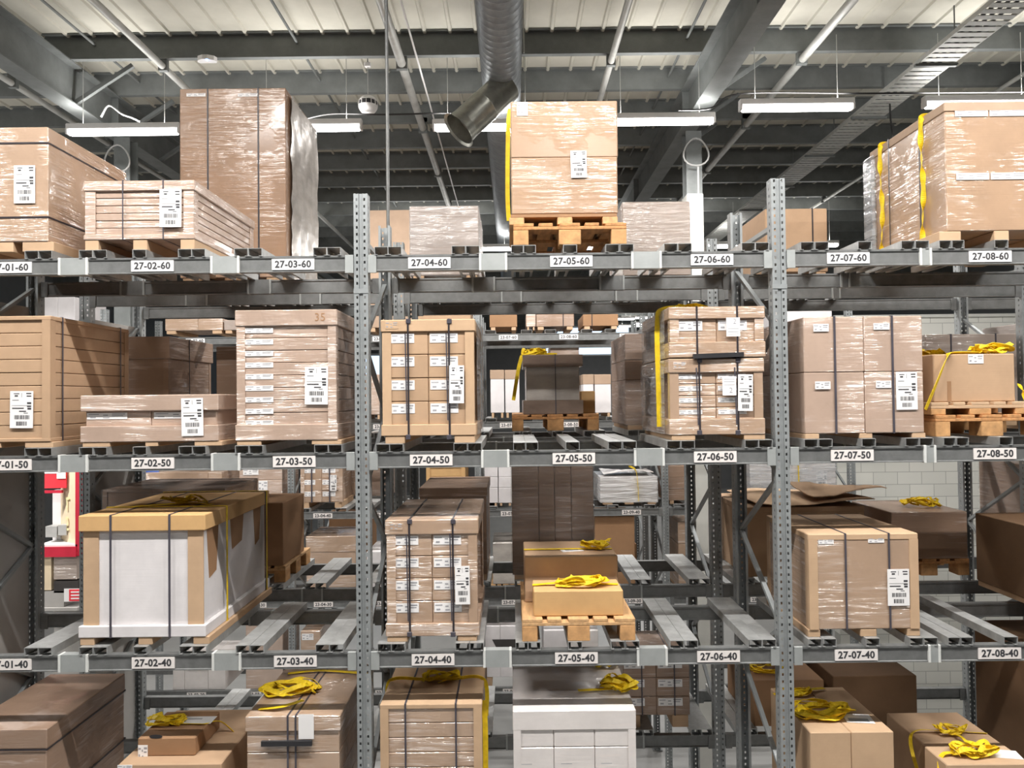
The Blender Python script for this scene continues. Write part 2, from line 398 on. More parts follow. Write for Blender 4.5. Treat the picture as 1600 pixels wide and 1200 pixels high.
for l in (60, 50, 40, 30):
    for b in range(3):
        x0, x1 = PX[b], PX[b + 1]
        ids = [f'27-{3 * b + k + 1:02d}-{l}' for k in range(3)]
        tags = [(x0 + d, s) for d, s in zip(TAGX, ids)] if l > 30 else []
        sl = [a for a, c in [((-2.965, -2.785), 0), ((-1.965, -1.79), 0), ((-0.20, -0.03), 1), ((0.80, 0.985), 1), ((2.695, 2.76), 2)] if c == b]
        rack_beam(x0, x1, 0, ZC[l], f'galvanised front beam carrying the labels {ids[0]} to {ids[2]}' if l > 30 else f'galvanised front beam one level below the label {ids[1][:-2]}40', 'front beams of the near rack', tags, sl)
        rack_beam(x0, x1, 0.95, ZC[l], f'galvanised rear beam of the near rack behind labels {ids[0]} to {ids[2]}', 'rear beams of the near rack', (), [(a - 0.1, c - 0.1) for a, c in sl])
        rack_beam(x0, x1, YB, ZC[l], f'front beam of the second rack on the level of {ids[0]} to {ids[2]}', 'beams of the second rack', (), [(a + 0.12, c + 0.12) for a, c in sl])
        rack_beam(x0, x1, YB + 0.95, ZC[l], f'rear beam of the second rack on the level of {ids[0]} to {ids[2]}', 'beams of the second rack')
    rack_beam(PX[3], PX[3] + 2.754, YB + 0.95, ZC[l], f'rear beam of the second rack past the slots 08 on level {l}', 'beams of the second rack')
    rack_beam(PX[3], PX[3] + 2.754, YB, ZC[l], f'front beam of the second rack past the slots 08 on level {l}', 'beams of the second rack')
for l in (60, 50, 40, 30, 20):
    for b in range(4):
        x0, x1 = CX[b], CX[b + 1]
        ids = [f'23-{3 * b + k + 1:02d}-{l}' for k in range(3)]
        rack_beam(x0, x1, YC, ZC[l], f'front beam of the far rack with labels {ids[0]} to {ids[2]}', 'beams of the far rack', [(x0 + d, s) for d, s in zip((0.47, 1.36, 2.25), ids)])
        rack_beam(x0, x1, YC + 0.95, ZC[l], f'rear beam of the far rack on the level of {ids[0]} to {ids[2]}', 'beams of the far rack')
        if b < 3: rack_beam(x0, x1, YD, ZC[l], f'beam of the row behind the far rack, level of {ids[0]} to {ids[2]}', 'beams of the far rack')

for dy, nm in ((0, 'front'), (0.95, 'rear')): rack_beam(CX[0] - 2.754, CX[0], YC + dy, ZC[60], f'{nm} beam of the far rack on level 60 beside slot 23-01', 'beams of the far rack')
# support bars: lipped channels lying front to back on the beams
def channel(wd, dp):
    m = MB(); h, t, q = 0.053, 0.003, wd / 2
    m.prism([(-q, h), (q, h), (q, 0.0), (q - 0.02, 0.0), (q - 0.02, t), (q - t, t), (q - t, h - t), (-q + t, h - t), (-q + t, t), (-q + 0.02, t), (-q + 0.02, 0), (-q, 0)][::-1], 0, dp, ax=1)
    return m
_ch = {}
def support_bar(x, y, z, wd, dp, label, group):
    k = (round(wd, 2), dp)
    if k not in _ch: o = channel(*k).build('support_bar', 'galvanised'); _ch[k] = o.data; bpy.data.objects.remove(o)
    o = bpy.data.objects.new('support_bar', _ch[k]); COL.objects.link(o); o.location = (x, y, z)
    return tag(o, label, 'support bar', group)
BARS = {1: [(41, 61), (62, 82)], 2: [(125, 146), (147, 168), (208, 230), (280, 300), (301, 321)], 3: [(367, 388), (389, 410), (490, 511), (512, 532)],
        4: [(586, 606), (607, 627), (706, 727), (728, 749)], 5: [(799, 817), (818, 837), (880, 901), (946, 967), (968, 990)],
        6: [(1037, 1058), (1059, 1080), (1158, 1179), (1180, 1200)], 7: [(1250, 1271), (1272, 1294), (1340, 1360), (1407, 1428), (1429, 1450)], 8: [(1466, 1485), (1486, 1505), (1553, 1573)]}
ORD = {1: ['only'], 2: ['left', 'right'], 3: ['left', 'middle', 'right'], 4: ['leftmost', 'second from left', 'third from left', 'rightmost'], 5: ['leftmost', 'second from left', 'middle', 'second from right', 'rightmost']}
for l in (60, 50, 40, 30):
    for s, bars in BARS.items():
        for k, (a, b) in enumerate(bars):
            xa, xb = P(a, 384, 0).x, P(b, 384, 0).x
            wd = 0.088 if xb - xa > 0.082 else 0.08
            o_ = ORD[len(bars)][k]
            if l > 30: support_bar((xa + xb) / 2, -0.012, ZC[l] + 0.0555, wd, 1.02, f'galvanised support bar of slot 27-{s:02d}-{l}, {o_} of {len(bars)}', 'support bars of the near rack')
            if s > 1: support_bar((xa + xb) / 2, YB - 0.012, ZC[l] + 0.0555, wd, 1.02, f'support bar of the second rack behind slot 27-{s:02d}-{l}, {o_} of {len(bars)}', 'support bars of the second rack')
for l in (60, 50, 40, 30):
    for b in range(1, 4):
        for k in range(3):
            for e, nm in ((-0.27, 'left'), (0.27, 'right')):
                support_bar(CX[b] + 0.47 + 0.89 * k + e, YC - 0.01, ZC[l] + 0.0555, 0.16, 1.01, f'{nm} support bar of the far rack slot 23-{3 * b + k + 1:02d}-{l}', 'support bars of the far rack')
# ------------------------------------------------------------------ loads
def print_marks(w_, h_, kind, seed):
    """rows of printing and bar codes as thin raised ink, in x-z, centred"""
    q = random.Random(seed); m = MB()
    def r(a, b, c, d): m.box(a * w_, b * w_, -0.0009, 0.0, c * h_, d * h_)
    if kind == 'ship':
        for a, b, c, d in ((-.34, -.1, .42, .44), (-.3, -.16, .35, .39), (.0, .01, .33, .45), (.2, .42, .42, .45), (.22, .42, .35, .38), (-.4, -.12, .25, .262),
                           (-.42, .42, .105, .112), (.24, .42, .15, .2), (.24, .42, .07, .10), (.26, .42, .0, .05), (-.4, .1, .02, .05), (-.1, .2, -.06, -.03), (.1, .28, -.10, -.085)): r(a, b, c, d)
        for z0, z1, a, b in ((-.26, -.15, -.3, .34), (-.43, -.32, -.22, .24)):
            x = a
            while x < b:
                k = q.choice((.012, .02, .03)); r(x, min(b, x + k), z0, z1); x += k + q.choice((.012, .02, .028))
    else:
        r(-.46, -.2, .2, .32); r(-.42, -.28, -.3, -.12); r(-.1, .02, .05, .2); r(.12, .44, .22, .36); r(.12, .4, -.02, .08); r(-.1, .06, -.32, -.2)
    return m
def paper(parent, name, cx, cz, w_, h_, y, kind='ship', seed=1, rot=0, mat='paper', ink=None):
    o = MB().box(-w_ / 2, w_ / 2, -0.001, 0.001, -h_ / 2, h_ / 2).build(name, mat, parent, (cx, y, cz)); o.rotation_euler.y = rot
    if kind: print_marks(w_, h_, kind, seed).build('print', ink or ('ink' if kind == 'ship' else 'grey_ink'), o, (0, -0.001, 0))
    return o
def load(label, cat, x0, x1, yt, yb, Y, D, mat, level, name='carton', feet=None, lid=None, base=None, corner=None, split=None, grid=None, boards=None,
         straps=(), sstraps=(), hbands=(), ship=(), stickers=(), over=0.012, lid_mat=None, base_mat=None, seam=None, strapw=0.012, strapmat='black_strap',
         film=None, group=None, zsup=None, footmat='kraft_light', lean=0.0, gridmat=None, wob=0.004, footsides=True):
    pm, ym = (x0 + x1) / 2, (yt + yb) / 2
    xa, xb = P(x0, ym, Y).x, P(x1, ym, Y).x
    cx, W = (xa + xb) / 2, xb - xa
    s0 = zsup if zsup is not None else sup(level)
    zb, zt = P(pm, yb, Y).z, P(pm, yt, Y).z
    if feet is None: zb = s0
    elif zb < s0 + 0.03: zb = s0 + 0.05
    H = zt - zb
    t = thing(name, label, cat, (cx, Y, zb), group, lean)
    lx = lambda px, py=ym: P(px, py, Y).x - cx
    lz = lambda py, px=pm: P(px, py, Y).z - zb
    z0, z1, ov = 0.0, H, 0.0
    if lid or base: ov = over
    if base:
        z0 = lz(base); MB().box(-W / 2, W / 2, 0, D, 0, z0 + 0.004, 0.004).build('base_tray', base_mat or mat, t)
    if lid:
        z1 = lz(lid); MB().box(-W / 2, W / 2, 0, D, z1 - 0.004, H, 0.005).build('lid', lid_mat or mat, t)
    X0, X1, Y0, Y1 = -W / 2 + ov, W / 2 - ov, ov, D - ov
    if grid:
        cols, rows = grid; cw = (lx(corner) - lx(0)) * 0.8 if corner else 0.0
        n = 0
        for c in range(cols):
            for r_ in range(rows):
                a = X0 + cw + (X1 - X0 - 2 * cw) * c / cols + 0.002; b = X0 + cw + (X1 - X0 - 2 * cw) * (c + 1) / cols - 0.002
                e = z0 + (z1 - z0) * r_ / rows + 0.002; f = z0 + (z1 - z0) * (r_ + 1) / rows - 0.002
                dy = R.uniform(0, 0.004)
                k = MB().box(a, b, Y0 + 0.003 + dy, Y1 - 0.003, e, f, 0.004).build('inner_carton', gridmat or mat, t)
                n += 1
                hh = (f - e) * 0.42
                paper(k, 'sticker', a + (b - a) * (0.33 if c == 0 else 0.41), f - hh / 2 - 0.012, (b - a) * (0.62 if c == 0 else 0.74), hh, Y0 + 0.0012 + dy, 'small', n)
        MB().box(X0 + cw, X1 - cw, Y0 + 0.02, Y1 - 0.02, z0, z1).build('core', mat, t)
    elif boards:
        for k in range(boards):
            e = z0 + (z1 - z0) * k / boards + 0.0015; f = z0 + (z1 - z0) * (k + 1) / boards - 0.002
            MB().box(X0 + 0.003, X1 - 0.003, Y0 + 0.003 + R.uniform(0, 0.004), Y1 - 0.003, e, f, 0.0035).build('flat_carton', gridmat or mat, t)
    elif split:
        xs = [X0] + [lx(p) for p in split[0]] + [X1]; zs = [z0] + sorted(lz(p) for p in split[1]) + [z1]
        for i in range(len(xs) - 1):
            for j in range(len(zs) - 1):
                MB().box(xs[i] + 0.0015 * (i > 0), xs[i + 1] - 0.0015, Y0 + R.uniform(0, 0.005), Y1, zs[j] + 0.001, zs[j + 1] - 0.0015, 0.005).build('inner_carton', mat, t)
    else:
        MB().box(X0, X1, Y0, Y1, z0, z1, 0.006).build('carton_body', mat, t)
    if corner and not grid or corner:
        cw = abs(lx(corner) - lx(0)); th = 0.005
        for sx in (-1, 1):
            for yy, sy in ((Y0, 1), (Y1, -1)):
                ex = sx * (X1 if sx > 0 else -X0)
                a = ex + sx * th * 0.6
                poly = [(a, yy - sy * th), (a - sx * cw, yy - sy * th), (a - sx * cw, yy), (a - sx * th, yy), (a - sx * th, yy + sy * cw), (a, yy + sy * cw)]
                if sx * sy < 0: poly = poly[::-1]
                MB().prism(poly, z0, z1, 2).build('corner_board', lid_mat or ('kraft' if not mat.startswith('wrapped') else mat), t, fix=False)
    if seam:
        for p in seam: MB().box(lx(p) - 0.024, lx(p) + 0.024, -0.0012, 0.02, 0.002, H - 0.002).build('seam_tape', 'kraft_grey' if not mat.startswith('wr') else mat, t)
    for p in straps:
        MB().ring(0, lx(p), strapw, -0.001, D + 0.001, 0.0005, H + 0.001, 0.0025).build('strap', strapmat, t)
    for fr in sstraps:
        MB().ring(1, D * fr, strapw, -W / 2 - 0.001, W / 2 + 0.001, 0.0005, H + 0.001, 0.0025).build('strap', strapmat, t)
    for p in hbands:
        MB().ring(2, lz(p), strapw * 0.9, -W / 2 - 0.001, W / 2 + 0.001, -0.001, D + 0.001, 0.0025).build('strap', strapmat, t)
    for i, (a, b, c, d) in enumerate(ship):
        paper(t, 'shipping_label', (lx(a) + lx(c)) / 2, (lz(b, (a + c) / 2) + lz(d, (a + c) / 2)) / 2, lx(c) - lx(a), lz(b) - lz(d), -0.0055 if straps or (lid and b < lid) else ov - 0.0075, 'ship', sum(map(ord, label)) % 97 + i, R.uniform(-0.015, 0.03))
    for i, (a, b, c, d) in enumerate(stickers):
        paper(t, 'sticker', (lx(a) + lx(c)) / 2, (lz(b, (a + c) / 2) + lz(d, (a + c) / 2)) / 2, lx(c) - lx(a), lz(b) - lz(d), ov - 0.0025 if not (lid and (b + d) / 2 < lid) else -0.0025, 'small', i)
    if feet:
        for a, b in feet:
            MB().box(lx(a), lx(b), 0.006, D - 0.006, s0 - zb, -0.001, 0.003).build('runner', footmat, t)
    if film:
        m = MB(); e = 0.006; mm = 18
        vs, fs = [], []
        rows = 10
        per = [(X, Yy) for X, Yy in [(-W / 2 + W * i / mm, -e) for i in range(mm)] + [(W / 2 + e, D * i / mm) for i in range(mm)] + [(W / 2 - W * i / mm, D + e) for i in range(mm)] + [(-W / 2 - e, D - D * i / mm) for i in range(mm)]]
        n = len(per)
        for j in range(rows + 1):
            for i, (X, Yy) in enumerate(per):
                k = R.uniform(0.0, 0.012)
                vs.append((X * (1 + k), D / 2 + (Yy - D / 2) * (1 + k * 0.5) - (0.004 if Yy < 0 else 0), -0.01 + (H + 0.012) * j / rows))
        for j in range(rows):
            for i in range(n): fs.append((j * n + i, j * n + (i + 1) % n, (j + 1) * n + (i + 1) % n, (j + 1) * n + i))
        fs.append(tuple(range(rows * n, rows * n + n)))
        m.add(vs, fs).build('stretch_film', film, t, smooth=True)
    t['W'], t['H'], t['D'] = W, H, D
    return t
def pallet(label, x0, x1, ym, Y, z0, H=0.144, D=1.2, mat='wood_orange', group='wooden pallets on the racks', deck=True):
    xa, xb = P(x0, ym, Y).x, P(x1, ym, Y).x; W = xb - xa
    t = thing('pallet', label, 'pallet', ((xa + xb) / 2, Y, z0), group)
    bl = H - 0.022 * 2
    for i in range(3):
        x = -W / 2 + (0, W / 2 - 0.0725, W - 0.1)[i]; wd = (0.1, 0.145, 0.1)[i]
        for yy in (0.0, D / 2 - 0.0725, D - 0.145):
            MB().box(x, x + wd, yy, yy + 0.145, 0.0, bl, 0.004).build('block', 'wood_block', t)
    for yy in (0.0, D / 2 - 0.0725, D - 0.145):
        MB().box(-W / 2, W / 2, yy, yy + 0.145, bl, bl + 0.022, 0.003).build('stringer_board', mat, t)
    for i in range(5):
        wd = (0.145, 0.1, 0.145, 0.1, 0.145)[i] * W / 0.8; x = -W / 2 + (W - 0.145 * W / 0.8) * i / 4 + (0.0 if i % 2 == 0 else 0.02 * W)
        MB().box(x, x + wd, 0.0, D, bl + 0.022, bl + 0.044, 0.003).build('deck_board', mat, t)
    return t, H
def webbing(label, path, wd=0.035, mat='yellow', group='yellow webbing straps', pile=None, seed=1, n=8, up=(0, 0, 1), twist=None):
    """woven strap: part 'band' along each path, plus a heap of loose loops"""
    q = random.Random(seed); c = Vector(pile[0] if pile else path[0][0])
    t = thing('webbing_strap', label, 'strap', c, group)
    for pts in (path or []):
        s = spline([Vector(p) - c for p in pts], n)
        tw = [twist * math.sin(i * 0.19 + 0.8) for i in range(len(s))] if twist else None
        MB().ribbon(s, wd, 0.003, up=up, twist=tw).build('band', mat, t, smooth=False)
    if pile:
        _, r, hgt, k = pile
        for i in range(k):
            a = q.uniform(0, 6.28); pts = []
            for j in range(7):
                rr = r * q.uniform(0.35, 1.0); a += q.uniform(0.7, 1.5)
                pts.append((rr * math.cos(a) * 1.25, rr * math.sin(a) * 0.7, 0.006 + hgt * abs(math.sin(j * 1.3 + i)) * q.uniform(0.3, 1.0)))
            MB().ribbon(spline(pts, 7), wd * q.uniform(0.8, 1.05), 0.003, twist=[q.uniform(-.3, .3) + 0.9 * math.sin(0.3 * u + i) for u in range(6 * 7 + 1)]).build('loop', mat, t)
    return t
# ------------------------------------------------------------------ the hall: floor, walls, roof
DECK = CAM.z + 4.52
struct(MB().box(-16, 16, -9, 40, -0.2, 0).build('floor', 'floor_concrete'))
struct(MB().box(-16.2, -16, -9, 40, 0, DECK).build('wall_left', 'cladding'))
struct(MB().box(16, 16.2, -9, 40, 0, DECK).build('wall_right', 'cladding'))
bw = MB().box(-16, 16, 40, 40.2, 0, DECK).build('wall_back', 'cladding'); struct(bw)
blk = MB().box(0, 10.6, 0, 0.2, 0, 6.86).build('wall_partition', 'block_wall', None, (5.36, 7.42, 0)); struct(blk)
cap = struct(MB().box(0, 10.6, -0.03, 0.23, 0, 0.05).build('trim_1', 'pale_grey', None, (5.36, 7.42, 6.86)))
wi = struct(MB().box(-2.6, 2.6, -0.06, 0.0, -0.9, 0.9).build('window_1', 'white_plastic', None, (4.6, 39.98, 9.0)))
MB().box(-2.5, 2.5, -0.075, -0.061, -0.8, 0.8).build('window_pane', 'daylight', wi)
wi2 = struct(MB().box(-2.2, 2.2, -0.06, 0.0, -1.4, 1.4).build('window_2', 'white_plastic', None, (-9.0, 39.98, 7.0)))
MB().box(-2.05, 2.05, -0.075, -0.061, -1.25, 1.25).build('window_pane', 'daylight', wi2)
# profiled metal deck: pans with standing ribs running front to back
m = MB(); prof = []
x = -16.0
while x < 16:
    prof += [(x, 0.0), (x + 0.235, 0.0), (x + 0.25, -0.026), (x + 0.278, -0.026), (x + 0.293, 0.0)]; x += 0.293 + 0.02
prof += [(16, 0.0), (16, 0.1), (-16, 0.1)]
m.prism(prof[::-1], -9, 40, ax=1)
struct(m.build('ceiling', 'deck', None, (0, 0, DECK)))
pur = [-7.6, -5.4, -3.2, -1.0, 1.0, 2.2]
y = 4.17
while y < 40: pur.append(y); y += 1.08 if y < 4.5 else 1.12
for y in pur:
    m = MB(); h = 0.29
    m.prism([(0, -h), (0.075, -h), (0.075, -h + 0.02), (0.006, -h + 0.006), (0.006, -0.006), (0.006, 0.0), (-0.069, 0.0), (-0.069, -0.02), (-0.063, -0.02), (-0.063, -0.006), (0, -0.006)], -16, 16, ax=0)
    struct(m.build('purlin', 'roof_steel', None, (0, y, DECK - 0.001), fix=True))
def isec(w_, h, t): return [(-w_ / 2, 0), (w_ / 2, 0), (w_ / 2, t), (t / 2, t), (t / 2, h - t), (w_ / 2, h - t), (w_ / 2, h), (-w_ / 2, h), (-w_ / 2, h - t), (-t / 2, h - t), (-t / 2, t), (-w_ / 2, t)]
RX = (-5.50, 2.50, 10.4)
for x in RX:
    r_ = struct(MB().prism(isec(0.24, 0.52, 0.016), -9, 40, ax=1).build('rafter', 'roof_steel', None, (x, 0, DECK - 0.29 - 0.52), fix=True))
    for yy in (2.2, 5.3, 9.4, 13.5):
        MB().box(-0.1, 0.1, yy, yy + 0.016, 0.016, 0.5).build('stiffener', 'roof_steel', r_)
    for yy in (4.4, 5.52, 6.65):
        MB().bar((0.02, yy, 0.05), (0.75, yy + 0.03, 0.55), 0.05, 0.05).build('fly_brace', 'roof_steel', r_)
    c = struct(MB().prism(isec(0.22, 0.24, 0.02), 0, DECK - 0.81, ax=2).build('column', 'roof_steel', None, (x + 0.08, 5.43, 0), fix=True))
    # the lower part of the column is paler
    if x > 0 and x < 5: MB().box(-0.115, 0.115, -0.03, 0.27, 0, 8.42, 0.01).build('column_casing', 'pale_grey', c)
for x, px in ((-5.50, 'left'), (2.50, 'right')):
    z = DECK - 1.15
    loop = [(0.02 + 0.17 * math.cos(a) * (1 - 0.25 * math.sin(a)), -0.12, 0.19 * math.sin(a)) for a in [i * 2 * math.pi / 20 for i in range(21)]]
    t = thing('cable_loop', f'pale cable looped round the head of the {"dark left" if x < 0 else "pale"} roof column', 'cable', (x + 0.06, 5.43, z))
    MB().tube(loop, 0.012, 6).build('cable_run', 'grey_cable', t, smooth=True)
    MB().tube([(0.05, -0.10, -0.19), (0.04, -0.10, -1.4)], 0.014, 6).build('conduit', 'grey_cable', t, smooth=True)
# tie tubes, rods and cables running front to back under the purlins
def rod(name, label, cat, xz, z, r, mat, y0=-3, y1=30, group=None, n=10, dz=0.0):
    x = xz * z
    t = thing(name, label, cat, (x, 0, CAM.z + z), group)
    m = MB().tube([(0, y0, 0), (0, y1, dz)], r, n); m.build('tube', mat, t, smooth=True)
    for yy in (4.22, 6.4, 8.65, 10.9):
        if y0 < yy < y1 and r > 0.02: MB().box(-r - 0.012, r + 0.012, yy - 0.03, yy + 0.03, -r - 0.01, 4.3 - z, 0.0).build('pipe_hanger', 'roof_steel', t)
    return t
rod('roof_pipe', 'pale round pipe passing above the tall brown wrapped load', 'pipe', -1.03, 4.14, 0.042, 'bright_steel', group='pipes under the roof')
rod('roof_pipe', 'pale round pipe between the hanging speaker and the spiral duct', 'pipe', -0.318, 4.14, 0.055, 'bright_steel', group='pipes under the roof')
rod('roof_pipe', 'pale round pipe above the two stacked boxes of slot 27-05-60', 'pipe', 0.306, 4.14, 0.042, 'bright_steel', group='pipes under the roof')
rod('roof_pipe', 'pale round pipe between the right rafter and the cable tray', 'pipe', 0.876, 4.14, 0.05, 'bright_steel', group='pipes under the roof')
rod('roof_pipe', 'pale round pipe running over the block at the upper right corner', 'pipe', 1.62, 4.14, 0.03, 'bright_steel', group='pipes under the roof')
rod('roof_pipe', 'pale pipe running above the box in slot 27-01-60', 'pipe', -1.55, 3.95, 0.04, 'bright_steel', group='pipes under the roof')
rod('roof_cable', 'thin white cable beside the pipe left of the duct', 'cable', -0.268, 4.05, 0.012, 'white_plastic', y1=14)
for xz, nm in ((-1.155, 'far left'), (-0.59, 'left of the speaker'), (-0.055, 'beside the duct'), (0.50, 'right of the duct')):
    rod('sag_rod', f'thin dark tie rod under the roof deck, {nm}', 'rod', xz, 4.40, 0.016, 'roof_steel', group='tie rods under the roof', y1=20)
# conduit hanging from the roof
t = thing('drop_conduit', 'thin grey conduit hanging vertically from roof to the near rack', 'conduit', (P(606, 300, 1.3).x, 1.3, sup(60)))
MB().tube([(0, 0, 0.02), (0, 0, DECK - sup(60) - 0.05)], 0.014, 8).build('tube', 'beam_steel', t, smooth=True)
MB().box(-0.05, 0.05, -0.03, 0.03, 0.0, 0.09, 0.005).build('junction_box', 'bright_steel', t)
# spiral duct with its outlet
DZ = CAM.z + 3.86
t = thing('spiral_duct', 'large spiral steel ventilation duct running under the roof', 'duct', (-0.085, 0, DZ))
m = MB(); rr = 0.235; n = 28
ys = []; y = -3.0
while y < 30: ys += [(y, rr), (y + 0.10, rr), (y + 0.107, rr + 0.004), (y + 0.118, rr + 0.004), (y + 0.125, rr)]; y += 0.125
vs = [(r_ * math.cos(2 * math.pi * i / n), yy + 0.02 * i / n, r_ * math.sin(2 * math.pi * i / n)) for yy, r_ in ys for i in range(n)]
fs = [(j * n + i, (j + 1) * n + i, (j + 1) * n + (i + 1) % n, j * n + (i + 1) % n) for j in range(len(ys) - 1) for i in range(n)]
m.add(vs, fs).build('duct_run', 'duct_steel', t, smooth=True, fix=True)
a, b = P(792, 134, 3.78) - t.location, P(718, 202, 3.6) - t.location
d = (b - a).normalized()
o = MB().tube([a, a + d * 0.38, a + d * 0.385, a + d * 0.40, b], 0.185, 24, scale=[1.0, 1.0, 1.03, 1.0, 1.0], caps=False).build('outlet_branch', 'dull_duct', t, smooth=True, fix=True)
mo = MB().tube([b - d * 0.10, b, b + d * 0.02], 0.195, 24, scale=[0.95, 1.0, 1.16], caps=False).build('outlet_rim', 'dull_duct', o, smooth=True, fix=True)
MB().tube([b - d * 0.16, b - d * 0.15], 0.18, 24).build('outlet_damper', 'pale_grey', o, smooth=True)
for yy in (3.4, 6.6, 9.9):
    MB().tube([(0.26, yy, 0.02), (0.26, yy, DECK - DZ - 0.02)], 0.008, 6).build('hanger_rod', 'bright_steel', t)
# cable tray
t = thing('cable_tray', 'slotted steel cable tray slanting across the upper right of the roof', 'cable tray', (4.93, 0, CAM.z + 3.8))
m = MB()
for sx in (-1, 1): m.box(sx * 0.2 - 0.006, sx * 0.2 + 0.006, -2, 16, 0, 0.05)
m.build('side_rail', 'bright_steel', t)
ru = MB(); y = 1.0
while y < 14: ru.box(-0.195, 0.195, y, y + 0.085, 0.0, 0.006); y += 0.118
s_ = ru.build('tray_rung', 'bright_steel', t); s_['kind'] = 'stuff'
for yy in (3.6, 5.2, 6.8, 8.5, 10.2): 
    br = MB().box(-0.24, 0.24, yy, yy + 0.04, -0.03, -0.002).build('tray_bracket', 'roof_steel', t)
    MB().tube([(0.23, yy + 0.02, -0.02), (0.23, yy + 0.02, 0.68)], 0.008, 6).build('hanger_rod', 'roof_steel', br)
MB().tube(spline([(0.05, 4.75, -0.01), (0.055, 4.75, -0.2), (0.05, 4.7, -0.42), (0.0, 4.66, -0.5)], 6), 0.012, 6).build('cable_drop', 'cable', t, smooth=True)
for k in range(3): MB().tube([(-0.12 + 0.09 * k, -2, 0.03), (-0.1 + 0.085 * k, 16, 0.03)], 0.016, 6).build('cable_run', 'cable', t, smooth=True)

# batten lights
def batten(x, y, z, label, group, L=1.44, watts=40, vis=True):
    t = thing('batten_light', label, 'ceiling light', (x, y, z), group)
    MB().box(-L / 2, L / 2, -0.045, 0.045, 0.01, 0.085, 0.008).build('housing', 'white_plastic', t)
    MB().box(-L / 2 + 0.03, L / 2 - 0.03, -0.05, 0.05, -0.055, 0.009, 0.016).build('diffuser', 'lamp', t)
    for sx in (-1, 1):
        MB().box(sx * (L / 2 - 0.014) - 0.014, sx * (L / 2 - 0.014) + 0.014, -0.05, 0.05, -0.05, 0.03, 0.006).build('end_cap', 'white_plastic', t)
        if vis: MB().tube([(sx * L * 0.36, 0, 0.08), (sx * L * 0.36, 0, DECK - z - 0.2)], 0.004, 5).build('hanger_wire', 'bright_steel', t)
    l = bpy.data.lights.new('batten_lamp', 'AREA'); l.shape = 'RECTANGLE'; l.size, l.size_y = L - 0.1, 0.09; l.energy = watts; l.color = (1.0, 0.97, 0.94)
    lo = bpy.data.objects.new('batten_lamp', l); COL.objects.link(lo); lo.parent = t; lo.location = (0, 0, -0.06)
    # part of the tube light leaves upwards, past the narrow housing
    l2 = l.copy(); l2.energy = watts * (0.19 if vis else 0.25); l2.size_y = 0.08
    lo2 = bpy.data.objects.new('batten_uplight', l2); COL.objects.link(lo2); lo2.parent = t; lo2.location = (0, 0, 0.09); lo2.rotation_euler.x = math.pi
    return t
for a, b, py, Y, nm in ((105, 282, 204, 4.35, 'left of the tall brown wrapped load'), (392, 566, 198, 4.35, 'half hidden behind the tall brown wrapped load'), (676, 845, 197, 4.35, 'behind the outlet of the spiral duct'),
                        (946, 1117, 188, 4.35, 'right of the two boxes in slot 27-05-60'), (1155, 1334, 166, 3.95, 'between right rafter and cable tray'), (1442, 1622, 161, 3.95, 'behind the wrapped load at the upper right')):
    p, q = P(a, py, Y), P(b, py, Y)
    batten((p.x + q.x) / 2, Y, (p.z + q.z) / 2, f'lit white batten light, {nm}', 'batten lights over the aisle behind', q.x - p.x, AISLE_W)
for k in range(6):
    batten(-5.6 + 2.24 * k, -2.2, CAM.z + 4.15, f'batten light over the near aisle, number {k + 1} along the rack', 'batten lights over the near aisle', 1.5, FRONT_W, False)
    batten(-5.6 + 2.24 * k, -6.8, CAM.z + 4.1, f'batten light over the walkway before the near aisle, number {k + 1} along the rack', 'batten lights over the near aisle', 1.5, FILL_ROW_W, False)  # added fill row behind the camera, evens out the rack fronts
batten(-7.6, 3.7, CAM.z + 1.5, 'batten light over the red display beyond the racks', 'batten lights over the aisle behind', 1.44, 190)  # out-of-view lamp added to brighten the display
for i, px in enumerate((300, 425, 628, 752, 950, 1110, 1260)): batten(P(px, 385, 11.6).x, 11.6, CAM.z + 3.35, f'distant batten light over the aisle behind the far rack, number {i + 1}', 'distant batten lights', 1.44, FAR_W)
for i, (px, py, yy) in enumerate(((966, 498, 27), (996, 496, 28), (988, 509, 33), (1010, 505, 30))): 
    p = P(px, py, yy); batten(p.x, yy, p.z, f'tiny distant batten light near the far window, number {i + 1}', 'tiny lights far back', 1.44, FAR_W)
# supply cable strung along the lights
def cable(label, pts, r=0.011, mat='cable'):
    t = thing('light_cable', label, 'cable', pts[0]); c = Vector(pts[0])
    MB().tube(spline([Vector(p) - c for p in pts], 8), r, 6).build('cable_run', mat, t, smooth=True); return t
cable('black supply cable strung above the lights left of the duct', [P(478, 186, 4.4), P(520, 178, 4.4), P(600, 179, 4.4), P(690, 177, 4.4), P(720, 178, 4.4)])
cable('black supply cable strung above the lights right of the rafter', [P(1060, 172, 4.3), P(1110, 169, 4.3), P(1140, 150, 4.2), P(1200, 145, 4.0), P(1330, 146, 4.0), P(1480, 145, 4.0), P(1610, 144, 4.0)])
cable('pale flex curling over the light left of the tall load', [P(158, 183, 4.4), P(170, 165, 4.4), P(190, 178, 4.4), P(206, 184, 4.4), P(218, 190, 4.4)], 0.012, 'grey_cable')
